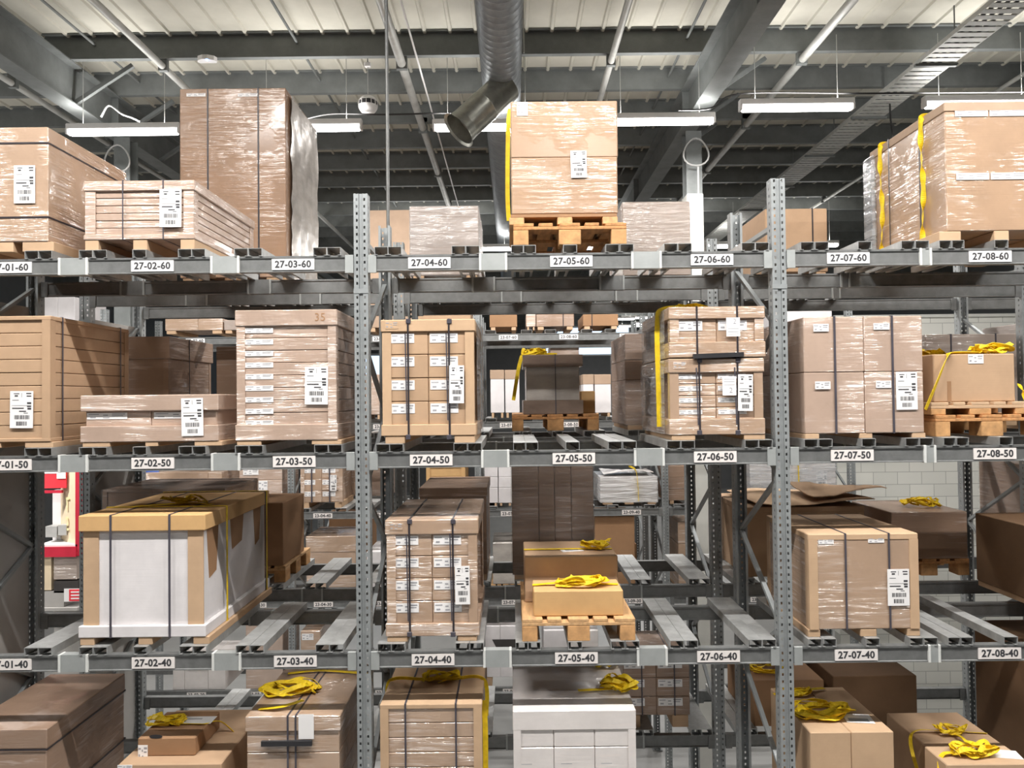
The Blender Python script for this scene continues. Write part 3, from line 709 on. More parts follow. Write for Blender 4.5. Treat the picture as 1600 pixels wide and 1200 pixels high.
# loudspeaker ball
p = P(575, 164, 4.5)
t = thing('ball_speaker', 'white ball loudspeaker with a dark band hanging from the roof', 'loudspeaker', p)
MB().ball((0, 0, 0), 0.125, 22, 90).build('shell_top', 'white_plastic', t, smooth=True, fix=True)
MB().ball((0, 0, 0), 0.118, -6, 22).build('speaker_grille', 'black_plastic', t, smooth=True, fix=True)
MB().ball((0, 0, 0), 0.125, -90, -6).build('shell_bottom', 'white_plastic', t, smooth=True, fix=True)
for i in range(12):
    MB().bar((0.121 * math.cos(i * .5236), 0.121 * math.sin(i * .5236), -0.015), (0.116 * math.cos(i * .5236), 0.116 * math.sin(i * .5236), 0.05), 0.008, 0.008).build('grille_rib', 'white_plastic', t)
MB().box(-0.012, 0.012, -0.012, 0.012, -0.132, -0.118).build('status_eye', 'black_plastic', t)
hz = P(575, 104, 4.5).z - p.z
MB().tube([(0, 0, 0.12), (0, 0, hz)], 0.006, 6).build('hanging_cord', 'grey_cable', t)
MB().box(-0.04, 0.04, -0.03, 0.03, hz - 0.01, hz + 0.05, 0.008).build('mounting_hook', 'white_plastic', t)
MB().tube([(0, 0, hz + 0.04), (0, 0, DECK - p.z - 0.02)], 0.008, 6).build('hook_chain', 'roof_steel', t)
# wireless access point under the first purlin
p = P(324, 92, 4.13)
t = thing('access_point', 'small white access point with blue light under the first purlin', 'access point', p)
hh = DECK - 0.29 - p.z
MB().prism([(-0.12, 0.0), (-0.10, -0.05), (-0.03, -0.085), (0.03, -0.085), (0.10, -0.05), (0.12, 0.0), (0.10, 0.03), (-0.10, 0.03)], hh - 0.075, hh - 0.02, ax=2).build('ap_body', 'white_plastic', t, fix=True)
MB().box(-0.06, 0.06, -0.02, 0.06, hh - 0.021, hh + 0.0).build('mounting_plate', 'roof_steel', t)
MB().ball((0.025, -0.07, hh - 0.078), 0.014).build('status_light', 'led', t, smooth=True)
# ------------------------------------------------------------------ loads of the near rack, level 60
A = 0.02
G = 'palletised cartons of the near rack'
B_, C_ = 'palletised cartons of the second rack', 'palletised cartons of the far rack'
load('large film-wrapped carton with two dark bands in slot 27-01-60', 'carton', -68, 75, 199, 378, A, 1.0, 'wrapped', 60, feet=[(-65, -40), (-10, 20), (34, 83)], hbands=(224, 340), ship=[(23, 259, 56, 318)], group=G, lean=0.0)
load('low wrapped crate of flat cartons with a shipping label in slot 27-02-60', 'carton', 130, 304, 282, 374, A, 1.15, 'wrapped_pink', 60, feet=[(132, 153), (207, 229), (281, 303)], boards=6, lid=297, base=367, corner=16, ship=[(250, 296, 284, 355)], straps=(192, 255), strapmat='grey_strap', strapw=0.008, group=G)
t = load('tall top wrapped box with a corner sticker, above another in slot 27-05-60', 'carton', 798, 965, 158, 244.5, A + 0.02, 0.78, 'wrapped_tan', 60, zsup=P(880, 244.5, A).z, stickers=[(808, 160, 825, 181)], lean=0.004, group=G)
load('lower wrapped box with a hanging shipping label on the pallet of slot 27-05-60', 'carton', 799, 965, 245.5, 333, A + 0.02, 0.78, 'wrapped_tan', 60, zsup=P(880, 333, A).z + 0.0, ship=[(892, 236, 917, 278)], group=G)
z = P(880, 333, A).z
sk = thing('board_runner_pallet', 'flat cardboard runners under the two boxes of slot 27-05-60', 'pallet', (P(883, 340, A).x, A + 0.02, z))
zp = sup(60) + 0.144
for i, xx in enumerate((-0.32, 0.0, 0.30)): MB().box(xx - 0.05, xx + 0.05, 0.0, 0.75, zp - z + 0.001, -0.02, 0.004).build('runner', 'wood', sk)
MB().box(-0.36, 0.345, 0.0, 0.77, -0.02, -0.001).build('top_sheet', 'kraft_dark', sk)
pallet('orange wooden pallet under the two stacked boxes in slot 27-05-60', 802, 979, 362, A - 0.03, sup(60), 0.144, 0.98)
webbing('yellow strap down the left edge of the two boxes in slot 27-05-60', [[P(797, 170, 0.3), P(794, 200, 0.3), P(793, 300, 0.3), P(795, 345, 0.3)]], 0.03, up=(0, 1, 0))
t = load('big wrapped carton with two yellow straps in slot 27-08-60', 'carton', 1477, 1690, 158, 360, A, 1.02, 'wrapped_tan', 60, feet=[(1466, 1500), (1552, 1575), (1650, 1685)], lid=172, stickers=(), group=G, lid_mat='kraft_grey', over=0.006, film=None)
for k, (a, b) in enumerate(((1492, 176), (1494, 275))):
    for j, (u, v) in enumerate(((0, 52), (54, 112))):
        paper(t, 'printed_tape', P(a + (u + v) / 2, b, A).x - t.location.x, P(a + 60, b, A).z - t.location.z, (v - u) / 238.3, 0.045, 0.002, 'small', k + j, 0, 'tag_paper')
for yy, wd in ((0.30, 0.012), (0.72, 0.012)): MB().ring(1, yy, 0.012, -t['W'] / 2 - 0.003, t['W'] / 2 + 0.003, -0.001, t['H'] + 0.003, 0.002).build('strap', 'black_strap', t)
MB().box(-t['W'] / 2 - 0.045, -t['W'] / 2 - 0.004, 0.90, 1.06, -0.02, t['H'] - 0.05, 0.018).build('loose_film', 'grey_film', t)
xl, zt_, zb_ = t.location.x - t['W'] / 2, t.location.z + t['H'], t.location.z
for yy, nm in ((0.25, 'front'), (0.82, 'back')):
    tw = lambda i: 0
    pts = [(xl + 0.25, A + yy, zt_ + 0.006), (xl + 0.02, A + yy, zt_ + 0.004)] + [(xl - 0.014, A + yy + 0.012 * math.sin(k), zt_ - 0.03 - (t['H'] + 0.04) * k / 9) for k in range(10)]
    webbing(f'twisted yellow strap hanging on the side of the load 27-08-60, {nm} one', [pts], 0.036, up=(0, 1, 0), twist=1.35)

# level 50
load('tall stack of flat kraft cartons with corner boards in slot 27-01-50', 'carton', -68, 79, 494, 691, A, 1.0, 'kraft', 50, feet=[(-65, -50), (-20, 0), (38, 82)], boards=9, lid=500, base=686, corner=13, sstraps=(0.13, 0.87), ship=[(16, 611, 52, 669)], strapmat='grey_strap', group=G, over=0.006)
t = load('low lidded carton with film around its waist in slot 27-02-50', 'carton', 125, 341, 617, 690, A, 1.05, 'wrapped_pink', 50, feet=[(128, 171), (226, 246), (303, 346)], lid=641, base=666, grid=(2, 1), over=0.022, ship=[(284, 622, 318, 681)], gridmat='wrapped_pink', group=G)
t = load('tall wrapped carton marked 35 on its lid in slot 27-03-50', 'carton', 367, 527, 484, 688, A, 1.0, 'wrapped_pink', 50, feet=[(369, 407), (486, 532)], lid=508, base=664, boards=8, corner=13, ship=[(476, 573, 512, 632)], group=G)
for k in range(9): paper(t, 'sticker', P(404, 600, A).x - t.location.x, P(404, 516 + 18.1 * k, A).z - t.location.z, 0.185, 0.034, 0.0135, 'small', k)
text('35', 0.075, t, (P(500, 496, A).x - t.location.x, -0.001, P(500, 496, A).z - t.location.z), 'lid_mark', 'kraft_dark', bold=0.0)
def crate8(label, lvl, x0, x1, yt, ylid, ybase, yb, feet, strp, ship, D=1.0, mat='kraft', film=None):
    t = load(label, 'carton', x0, x1, yt, yb, A, D, mat, lvl, feet=feet, lid=ylid, base=ybase, corner=14, grid=(2, 4), straps=strp, ship=ship, group=G, gridmat=mat, film=film, lid_mat=mat if mat != 'kraft' else 'kraft_light', base_mat=mat if mat != 'kraft' else 'kraft_light')
    for p in strp:
        for yy in (yt + 3, yb - 3): MB().box(P(p, yy, A).x - t.location.x - 0.016, P(p, yy, A).x - t.location.x + 0.016, -0.007, 0.0, P(p, yy, A).z - t.location.z - 0.016, P(p, yy, A).z - t.location.z + 0.016, 0.003).build('strap_guard', 'grey_strap', t)
    for p in strp: MB().bar((P(p - 5, yt + 25, A).x - t.location.x, -0.003, t['H'] * 0.88), (P(p - 2, yb - 25, A).x - t.location.x, -0.003, t['H'] * 0.13), 0.008, 0.002, up=(0, 1, 0)).build('loose_strap_end', 'grey_strap', t)
    paper(t, 'printed_mark', P(x0 + 17, (yt + ylid) / 2, A).x - t.location.x, P(x0 + 17, (yt + ylid) / 2, A).z - t.location.z, 0.085, 0.05, -0.001, 'small', 3, 0, mat if mat != 'kraft' else 'kraft_light')
    return t
c0450 = crate8('kraft crate of eight stickered cartons bound by dark straps in slot 27-04-50', 50, 595, 743, 499, 517, 664, 686, [(601, 632), (709, 741)], (638, 702), [(702, 571, 725, 630)])
# 06-50: two tiers
low06 = crate8('lower wrapped crate of the two-tier load in slot 27-06-50', 50, 1045, 1195, 560, 581, 655, 679, [(1049, 1086), (1162, 1195)], (1093, 1153), [(1153, 585, 1176, 642)], mat='wrapped')
z06 = P(1120, 560, A).z
t = up06 = load('upper wrapped crate with a black edge strip in slot 27-06-50', 'carton', 1045, 1196, 479, 556, A, 0.98, 'wrapped', 50, zsup=z06 + 0.008, lid=497, base=535, corner=14, grid=(2, 1), straps=(1089, 1152), group=G)
MB().bar((P(1082, 557, A).x - t.location.x, -0.014, 0.006), (P(1161, 557, A).x - t.location.x, -0.012, 0.016), 0.02, 0.03, up=(0, 0, 1)).build('edge_strip', 'black_plastic', t)
for cx_, cy_, t in ((1145, 511, t), (1139, 603, low06)):
    o = MB().box(-0.045, 0.045, -0.001, 0.001, -0.062, 0.062).build('sheet_label', 'paper', t, (P(cx_, cy_, A).x - t.location.x, -0.0075, P(cx_, cy_, A).z - t.location.z))
    text('2', 0.05, o, (0.01, -0.0016, 0.035 if cy_ < 550 else -0.03), 'lettering', 'grey_ink', bold=0.0)
    for zl in (-0.03, -0.045, -0.01) if cy_ < 550 else (0.03, 0.045, 0.01): MB().box(-0.035, 0.035, -0.0017, -0.001, zl - 0.003, zl).build('print', 'grey_ink', o)
xs_ = P(1045, 600, A).x
def side_sheet(t, side, mat='grey_film', y0=0.12):
    W, H, D = t['W'], t['H'], t['D']; n = 12; vs = []; fs = []
    for j in range(n + 1):
        for i in range(n + 1): vs.append((side * (W / 2 + 0.004 + 0.03 * abs(math.sin(3.1 * i / n)) * R.uniform(0.3, 1)), y0 + (D - y0 + 0.02) * i / n, H * j / n))
    for j in range(n):
        for i in range(n): fs.append((j * (n + 1) + i, j * (n + 1) + i + 1, (j + 1) * (n + 1) + i + 1, (j + 1) * (n + 1) + i))
    MB().add(vs, fs).build('side_film', mat, t, smooth=True)
side_sheet(up06, -1); side_sheet(low06, -1); side_sheet(c0450, 1)
webbing('yellow strap on the left side and top of the two-tier load 27-06-50', [[(xs_ + 0.3, 0.30, P(1120, 478, A).z + 0.012), (xs_ + 0.03, 0.28, P(1120, 478, A).z + 0.012), (xs_ - 0.02, 0.27, P(1120, 500, A).z), (xs_ - 0.022, 0.25, P(1120, 600, A).z), (xs_ - 0.02, 0.25, P(1120, 668, A).z)]], 0.035, up=(0, 1, 0), pile=((xs_ + 0.2, 0.3, P(1120, 478, A).z + 0.004), 0.12, 0.03, 3), seed=4)
t = load('block of four big wrapped cartons bound by two straps in slot 27-07-50', 'carton', 1257, 1443, 494, 677, A, 1.0, 'wrapped_pink', 50, feet=[(1257, 1279), (1342, 1362), (1424, 1445)], split=([1351], [581]), straps=(1305, 1395), stickers=[(1272, 506, 1296, 518), (1366, 505, 1391, 515), (1273, 596, 1297, 608), (1368, 595, 1392, 606)], ship=[(1399, 581, 1432, 640)], strapmat='grey_strap', strapw=0.014, group=G)
# 08-50
pz = sup(50)
pallet('wooden pallet under the plain box tied with a yellow strap in slot 27-08-50', 1462, 1640, 670, 0.10, pz, 0.144, 1.0)
o = pallet('thin second pallet between the plain box and the wooden pallet, slot 27-08-50', 1455, 1610, 645, 0.12, pz + 0.145, 0.085, 0.8, 'kraft_light', deck=True)
zz = pz + 0.145 + 0.086
t = load('plain brown box tied down with a yellow strap in slot 27-08-50', 'carton', 1459, 1586, 553, 635, 0.16, 0.6, 'kraft', 50, zsup=zz, stickers=[(1513, 553.5, 1537, 568)], seam=None, group=G)
MB().box(P(1483, 600, .16).x - t.location.x - 0.014, P(1483, 600, .16).x - t.location.x + 0.014, -0.001, 0.01, 0.001, 0.14).build('seam_tape', 'kraft_dark', t)
zt8 = zz + t['H']
webbing('yellow strap slung over the plain box in slot 27-08-50 with a bow on top', [[P(1446, 640, 0.1), P(1463, 600, 0.1), P(1481, 556, 0.13), (P(1486, 553, 0.2).x, 0.2, zt8 + 0.008), (P(1520, 553, 0.2).x, 0.24, zt8 + 0.012), (P(1560, 553, 0.2).x, 0.3, zt8 + 0.006)],
        [P(1592, 600, 0.2), P(1600, 615, 0.16), P(1612, 640, 0.12)]], 0.036, up=(0, 0.5, 1), pile=((P(1548, 550, 0.25).x, 0.28, zt8 + 0.004), 0.13, 0.07, 4), seed=9)
webbing('yellow strap heap behind the load 27-07-50', None, 0.035, pile=((P(1460, 548, 0.5).x, 0.55, zt8 + 0.004), 0.1, 0.05, 3), seed=12)

# level 40
t = load('long white board box with a tan lid in slot 27-02-40', 'carton', 122, 321, 805, 1004, A, 1.28, 'white_board', 40, feet=[(124, 146), (215, 237), (301, 326)], lid=829, base=979, straps=(173, 265), over=0.03, lid_mat='kraft_orange', strapmat='grey_strap', sstraps=(0.28, 0.92), strapw=0.014, group=G)
W, H = t['W'], t['H']
for o in list(t.children):
    if o.name.startswith('strap') and abs(o.bound_box[4][1] - o.bound_box[0][1]) < 0.02: pass
cxw = 0.095
zl, zb0 = P(220, 829, A).z - t.location.z, P(220, 979, A).z - t.location.z
MB().box(-W / 2 + 0.022, -W / 2 + 0.022 + 0.10, 0.022, 0.031, zb0, zl).build('corner_board', 'kraft_light', t)
MB().box(W / 2 - 0.125, W / 2 - 0.022, 0.022, 0.031, zb0, zl).build('corner_board', 'kraft_light', t)
for k, (ya, yb_, zc) in enumerate(((0.09, 0.30, 0.56), (0.50, 0.78, 0.42), (0.98, 1.16, 0.50))):
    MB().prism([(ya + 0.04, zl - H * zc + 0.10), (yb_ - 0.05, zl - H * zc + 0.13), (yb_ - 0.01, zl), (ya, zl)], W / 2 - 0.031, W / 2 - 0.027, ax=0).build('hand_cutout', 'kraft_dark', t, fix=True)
for y0_ in (0.36, 1.20): MB().ring(1, y0_, 0.02, -W / 2 - 0.003, W / 2 + 0.003, 0.0, H + 0.003, 0.003).build('webbing_band', 'yellow', t)
webbing('slack yellow strap lying on the white box in slot 27-02-40', [[(t.location.x - 0.25, 0.36, t.location.z + H + 0.008), (t.location.x, 0.4, t.location.z + H + 0.02), (t.location.x + 0.12, 0.5, t.location.z + H + 0.012), (t.location.x + 0.3, 0.42, t.location.z + H + 0.01)]], 0.034, pile=((t.location.x + 0.05, 0.55, t.location.z + H + 0.003), 0.16, 0.05, 3), seed=21)
crate8('wrapped crate of eight stickered cartons with a crooked label in slot 27-04-40', 40, 602, 748, 812, 834, 975, 994, [(604, 636), (714, 744)], (640, 708), [(711, 884, 734, 944)], mat='wrapped')
pz = sup(40)
pallet('wooden pallet under the small box with a yellow bow in slot 27-05-40', 816, 993, 990, 0.0, pz, 0.144, 1.0, 'wood')
t = load('small plain box topped with a yellow bow in slot 27-05-40', 'carton', 834, 974, 923, 973, 0.06, 0.30, 'kraft_orange', 40, zsup=pz + 0.145, group=G)
z5 = pz + 0.145 + t['H']
webbing('bright yellow strap bow on the small box of slot 27-05-40', [[(t.location.x - 0.30, 0.2, z5 + 0.006), (t.location.x - 0.1, 0.2, z5 + 0.02), (t.location.x + 0.1, 0.2, z5 + 0.012), (t.location.x + 0.28, 0.2, z5 + 0.006)]], 0.035, pile=((t.location.x + 0.03, 0.17, z5 + 0.004), 0.16, 0.07, 5), seed=31)
t = load('larger brown box behind the small box with the bow, slot 27-05-40', 'carton', 820, 966, 869, 973, 0.40, 0.55, 'kraft', 40, zsup=pz + 0.145, group=G)
zb5 = pz + 0.145 + t['H']
webbing('yellow strap heap on the larger brown box of slot 27-05-40', [[(t.location.x - 0.33, 0.62, zb5 + 0.006), (t.location.x, 0.62, zb5 + 0.008), (t.location.x + 0.32, 0.62, zb5 + 0.006)]], 0.03, pile=((t.location.x + 0.2, 0.62, zb5 + 0.004), 0.11, 0.07, 4), seed=33)
o = MB().box(-0.08, 0.08, -0.05, 0.05, 0, 0.0015).build('delivery_note', 'paper', None, (t.location.x + 0.02, 0.6, zb5 + 0.001)); o.rotation_euler.z = 0.2
tag(o, 'white delivery note lying on the larger brown box of slot 27-05-40', 'paper')
MB().box(-0.05, 0.05, -0.02, 0.02, 0.0016, 0.002).build('print', 'grey_ink', o)
t = load('square stretch-wrapped carton with one shipping label in slot 27-07-40', 'carton', 1264, 1436, 834, 989, A, 0.8, 'wrapped', 40, feet=[(1262, 1281), (1344, 1369), (1417, 1437)], lid=843, corner=14, straps=(1322, 1390), strapmat='grey_strap', stickers=[(1280, 842, 1304, 850), (1358, 840, 1383, 848)], ship=[(1386, 889, 1420, 946)], over=0.004, lid_mat='kraft_light', group=G)
load('dark brown box cut by the right edge, right of the empty slot 27-08-40', 'carton', 1716, 1850, 848, 980, A, 1.28, 'kraft_shaded', 40, feet=[(1718, 1740), (1825, 1848)], group=G)

# level 30: tops of the loads below
load('long kraft box with a dark lid line in slot 27-01-30 below 27-01-40', 'carton', -68, 73, 1140, 1300, A, 0.98, 'wrapped_brown', 30, lid=1170, hbands=(1172, 1262), strapmat='black_strap', group=G, over=0.006, lid_mat='wrapped_brown')
load('wide wrapped box below the small stickered box under slot 27-02-40', 'carton', 184, 346, 1194, 1300, 0.05, 0.85, 'kraft', 30, stickers=[(184, 1195, 207, 1203)], group=G)
zq = P(265, 1194, 0.05).z
t = load('small stickered box with a yellow strap under slot 27-02-40', 'carton', 215, 305, 1153, 1192, 0.16, 0.42, 'kraft_dark', 30, zsup=zq + 0.001, stickers=[(216, 1164, 231, 1187)], group=G)
MB().prism([(0.045 * math.cos(a), 0.013 * math.sin(a)) for a in [k * 0.5236 for k in range(12)]], -0.001, 0.0, ax=1).build('handle_slot', 'black_plastic', t, (-0.07, 0, 0.13), fix=True)
zs_ = zq + t['H']
webbing('yellow strap across the small stickered box under slot 27-02-40', [[(t.location.x - 0.12, 0.36, zs_ + 0.01), (t.location.x + 0.1, 0.36, zs_ + 0.008), (t.location.x + 0.17, 0.36, zs_ + 0.006), (t.location.x + 0.25, 0.5, zs_ - 0.05), (t.location.x + 0.45, 0.55, zs_ - 0.3)]], 0.03, pile=((t.location.x - 0.1, 0.38, zs_ + 0.004), 0.12, 0.05, 4), seed=41, up=(0, 0.4, 1))
o = MB().box(-0.11, 0.11, -0.06, 0.06, 0, 0.0015).build('document_pouch', 'white_plastic', None, (t.location.x + 0.10, 0.43, zs_ + 0.001)); tag(o, 'white document pouch on the small stickered box under slot 27-02-40', 'pouch')
MB().box(-0.08, 0.02, 0.01, 0.03, 0.0016, 0.002).build('print', 'grey_ink', o)
load('dark brown box standing behind the small stickered box, under slot 27-02-40', 'carton', 305, 385, 1150, 1290, 0.93, 0.3, 'kraft_dark', 30, group=G)
t = load('bulging wrapped load with a black edge strip in slot 27-03-30', 'carton', 383, 532, 1119, 1300, A, 0.95, 'wrapped', 30, lid=1142, straps=(450,), strapmat='grey_strap', boards=5, over=0.006, stickers=(), group=G, film=None)
MB().bar((-0.20, -0.012, P(450, 1160, A).z - t.location.z), (0.13, -0.012, P(450, 1160, A).z - t.location.z), 0.02, 0.032).build('edge_strip', 'black_plastic', t)
paper(t, 'shipping_label', 0.09, P(480, 1135, A).z - t.location.z, 0.1, 0.16, -0.004, None)
MB().ring(0, 0.02, 0.012, -0.001, 0.951, 0, t['H'] + 0.001, 0.002).build('strap', 'grey_strap', t)
zt3 = t.location.z + t['H']; x3 = t.location.x
webbing('yellow straps lying on the bulging wrapped load below slot 27-03-40', [[(x3 - 0.25, 0.12, zt3 + 0.01), (x3 - 0.1, 0.1, zt3 + 0.03), (x3 + 0.02, 0.2, zt3 + 0.03)], [(x3 - 0.25, 0.75, zt3 + 0.01), (x3, 0.78, zt3 + 0.02), (x3 + 0.35, 0.72, zt3 + 0.012)]], 0.036, pile=((x3 - 0.12, 0.42, zt3 + 0.004), 0.18, 0.07, 5), seed=51)
t = load('stack of flat kraft cartons with two straps in slot 27-04-30', 'carton', 594, 754, 1100, 1300, A, 0.98, 'kraft', 30, boards=9, corner=13, lid=1107, straps=(634, 713), strapmat='grey_strap', over=0.005, lid_mat='kraft_light', group=G, gridmat='wrapped')
zt3 = t.location.z + t['H']; x3 = t.location.x
webbing('yellow strap with a knot across the stack in slot 27-04-30', [[(x3 - 0.345, 0.42, zt3 - 0.2), (x3 - 0.33, 0.42, zt3 + 0.004), (x3 - 0.1, 0.42, zt3 + 0.012), (x3 + 0.1, 0.4, zt3 + 0.02), (x3 + 0.33, 0.42, zt3 + 0.006), (x3 + 0.347, 0.42, zt3 - 0.25)]], 0.028, pile=((x3 + 0.05, 0.42, zt3 + 0.006), 0.15, 0.05, 3), seed=61, up=(0, 1, 0.5))
webbing('yellow strap running down the right side of the stack in slot 27-04-30', [[(x3 + 0.345, 0.12, zt3 - 0.02), (x3 + 0.35, 0.13, zt3 - 0.25), (x3 + 0.348, 0.12, zt3 - 0.6)]], 0.035, up=(0, 1, 0))
t = load('white boxed load under glossy film in slot 27-05-30', 'carton', 802, 995, 1110, 1300, A, 0.98, 'wrapped_white', 30, lid=1140, corner=12, straps=(), over=0.006, split=([866, 930], [1168]), lid_mat='wrapped_white', group=G)
for k in range(3):
    for j in range(3): MB().box(-0.02, 0.05, -0.0142, -0.013, 0, 0.004).build('printed_mark', 'grey_ink', t, (-0.33 + 0.26 * k, 0, t['H'] - 0.34 - 0.06 * j))
zt3 = t.location.z + t['H']; x3 = t.location.x
webbing('knotted yellow strap on the right edge of the white wrapped load', [[(x3 + 0.05, 0.3, zt3 + 0.02), (x3 + 0.25, 0.32, zt3 + 0.02), (x3 + 0.4, 0.33, zt3 + 0.02)]], 0.034, pile=((x3 + 0.33, 0.32, zt3 + 0.02), 0.13, 0.09, 5), seed=71)
webbing('second yellow strap heap at the far right corner of the white wrapped load', None, 0.034, pile=((x3 + 0.33, 0.78, zt3 + 0.02), 0.11, 0.08, 4), seed=72)
t = load('pale box pair with a middle seam below the label 27-07-40', 'carton', 1268, 1399, 1144, 1300, A, 0.75, 'kraft_light', 30, split=([1332], []), group=G)
zt3 = t.location.z + t['H']; x3 = t.location.x
webbing('bundle of yellow straps on the pale box pair below 27-07-40', None, 0.032, pile=((x3 - 0.10, 0.3, zt3 + 0.004), 0.2, 0.06, 6), seed=81)
webbing('loose yellow strap at the back of the pale box pair below 27-07-40', [[(x3 - 0.3, 0.62, zt3 + 0.01), (x3 - 0.1, 0.64, zt3 + 0.03), (x3 + 0.1, 0.7, zt3 + 0.02)]], 0.034, pile=((x3 - 0.16, 0.62, zt3 + 0.004), 0.12, 0.05, 2), seed=82)
o = MB().box(-0.09, 0.09, -0.07, 0.07, 0, 0.0015).build('delivery_note', 'paper', None, (x3 + 0.13, 0.22, zt3 + 0.001)); o.rotation_euler.z = -0.15
tag(o, 'white delivery note on the pale box pair below 27-07-40', 'paper'); MB().box(-0.07, 0.06, -0.05, 0.0, 0.0016, 0.002).build('print', 'grey_ink', o)
t = load('brown box bound by a thin strap below the label 27-08-40', 'carton', 1449, 1572, 1166, 1300, 0.32, 0.55, 'kraft', 30, seam=None, group=G)
zt3 = t.location.z + t['H']; x3 = t.location.x
webbing('thin yellow strap with a knot on the brown box below 27-08-40', [[(x3 - 0.32, 0.3, zt3 - 0.25), (x3 - 0.28, 0.5, zt3 + 0.005), (x3, 0.52, zt3 + 0.012), (x3 + 0.26, 0.5, zt3 + 0.006)], [(x3 + 0.0, 0.5, zt3 + 0.012), (x3 + 0.02, 0.34, zt3 + 0.008), (x3 + 0.03, 0.315, zt3 - 0.3)]], 0.024, pile=((x3 + 0.0, 0.5, zt3 + 0.004), 0.1, 0.07, 3), seed=91, up=(0, 0.4, 1))
t = load('small front box with a yellow strap bow at the lower right', 'carton', 1480, 1612, 1194, 1300, 0.0, 0.26, 'kraft_light', 30, group=G)
zt3 = t.location.z + t['H']; x3 = t.location.x
webbing('yellow strap bow on the small front box at the lower right', [[(x3 - 0.27, 0.06, zt3 - 0.2), (x3 - 0.25, 0.1, zt3 + 0.006), (x3 - 0.1, 0.12, zt3 + 0.015), (x3 + 0.02, 0.1, zt3 + 0.02)]], 0.032, pile=((x3 - 0.03, 0.12, zt3 + 0.004), 0.15, 0.08, 4), seed=95)
o = MB().box(-0.1, 0.1, -0.06, 0.06, 0, 0.0015).build('delivery_note', 'paper', None, (x3 + 0.18, 0.13, zt3 + 0.001)); o.rotation_euler.z = -0.2; tag(o, 'white delivery note on the small front box at the lower right', 'paper')
load('tall dark brown box at the right edge below 27-08-40', 'carton', 1716, 1850, 1060, 1290, A, 1.28, 'kraft_shaded', 30, group=G)

# ------------------------------------------------------------------ second rack
B = YB + 0.03
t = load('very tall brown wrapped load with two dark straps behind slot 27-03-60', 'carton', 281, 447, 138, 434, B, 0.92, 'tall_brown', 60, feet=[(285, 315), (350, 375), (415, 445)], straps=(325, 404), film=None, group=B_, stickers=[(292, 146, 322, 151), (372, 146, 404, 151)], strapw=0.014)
W, H = t['W'], t['H']
o = MB(); n = 16
vs = [(W / 2 + 0.008 + R.uniform(0, .02), 0.10 + (0.90) * i / n, H * (0.0 + 1.0 * j / n) - 0.03) for j in range(n + 1) for i in range(n + 1)]
fs = [(j * (n + 1) + i, j * (n + 1) + i + 1, (j + 1) * (n + 1) + i + 1, (j + 1) * (n + 1) + i) for j in range(n) for i in range(n)]
o.add(vs, fs).build('side_film', 'silver_film', t, smooth=True)
load('box wrapped in hazy film behind slot 27-04-60', 'carton', 640, 748, 322, 430, B, 0.9, 'wrapped_grey', 60, feet=[(645, 662), (728, 745)], group=B_, film='clear_film')
load('grey-brown wrapped box behind slot 27-06-60', 'carton', 973, 1079, 315, 430, B, 0.9, 'wrapped_grey', 60, feet=[(976, 992), (1060, 1077)], group=B_)
load('plain brown box with one dark strap behind slot 27-07-60', 'carton', 1196, 1293, 326, 425, B, 0.8, 'kraft', 60, feet=[(1200, 1215), (1275, 1290)], straps=(1270,), group=B_)
load('carton with a deep lid behind the low carton of slot 27-02-50', 'carton', 165, 265, 526, 668, B, 0.95, 'wrapped_brown', 50, lid=560, corner=8, sstraps=(0.42,), group=B_, feet=[(170, 190), (245, 262)], over=0.02)
load('streaky wrapped box left of load 27-03-50, on the second rack', 'carton', 338, 452, 541, 655, B + 0.5, 0.45, 'wrapped_brown', 50, feet=[(345, 360), (430, 448)], group=B_)
# foil load on its own pallet
pb = sup(50)
pallet('old dark wooden pallet under the glossy wrapped load behind slot 27-05-50', 800, 936, 662, B, pb, 0.144, 0.9)
zpp = pb + 0.145
t = load('load wrapped in glossy dark film behind slot 27-05-50', 'carton', 817, 911, 554, 640, B + 0.02, 0.7, 'silver_film', 50, zsup=zpp, lid=572, base=626, over=0.03, straps=(868,), strapmat='grey_strap', strapw=0.008, lid_mat='glossy_brown', base_mat='glossy_brown', group=B_)
x5, z5_ = t.location.x, zpp + t['H']
webbing('yellow strap slanting down beside the glossy wrapped load behind 27-05-50', [[(x5 + 0.05, B + 0.2, z5_ + 0.008), (x5 - 0.22, B + 0.2, z5_ + 0.008), (x5 - 0.285, B + 0.15, z5_ - 0.05), (x5 - 0.35, B + 0.1, z5_ - 0.4)]], 0.032, up=(0, 1, 0.3), pile=((x5 - 0.15, B + 0.2, z5_ + 0.004), 0.1, 0.06, 3), seed=101)
load('small tan box right behind the glossy wrapped load of slot 27-05-50', 'carton', 908, 930, 611, 646, B + 0.35, 0.3, 'kraft_orange', 50, zsup=zpp, group=B_)
t = load('dark wrapped three-tier box stack left of load 27-06-50', 'carton', 977, 1080, 521, 664, B, 0.9, 'wrapped_brown', 50, feet=[(980, 1005), (1055, 1078)], split=([], [562, 593]), group=B_, film='clear_film')
load('wide wrapped box row behind the plain box of slot 27-08-50', 'carton', 1447, 1590, 522, 655, B, 0.8, 'wrapped_grey', 50, feet=[(1450, 1470), (1565, 1588)], straps=(1487, 1557), strapmat='grey_strap', group=B_)
load('wrapped load seen through the last upright frame, level 50', 'carton', 1625, 1760, 500, 655, B + 0.1, 0.8, 'wrapped_grey', 50, feet=[(1630, 1650)], straps=(1670,), group=B_, zsup=ZC[50] + 0.056, film='clear_film')
webbing('small dark yellow strap heap on the load past the last upright frame', None, 0.03, pile=((P(1650, 498, B + .3).x, B + 0.35, P(1690, 500, B + .1).z + 0.005), 0.12, 0.06, 3), seed=103)
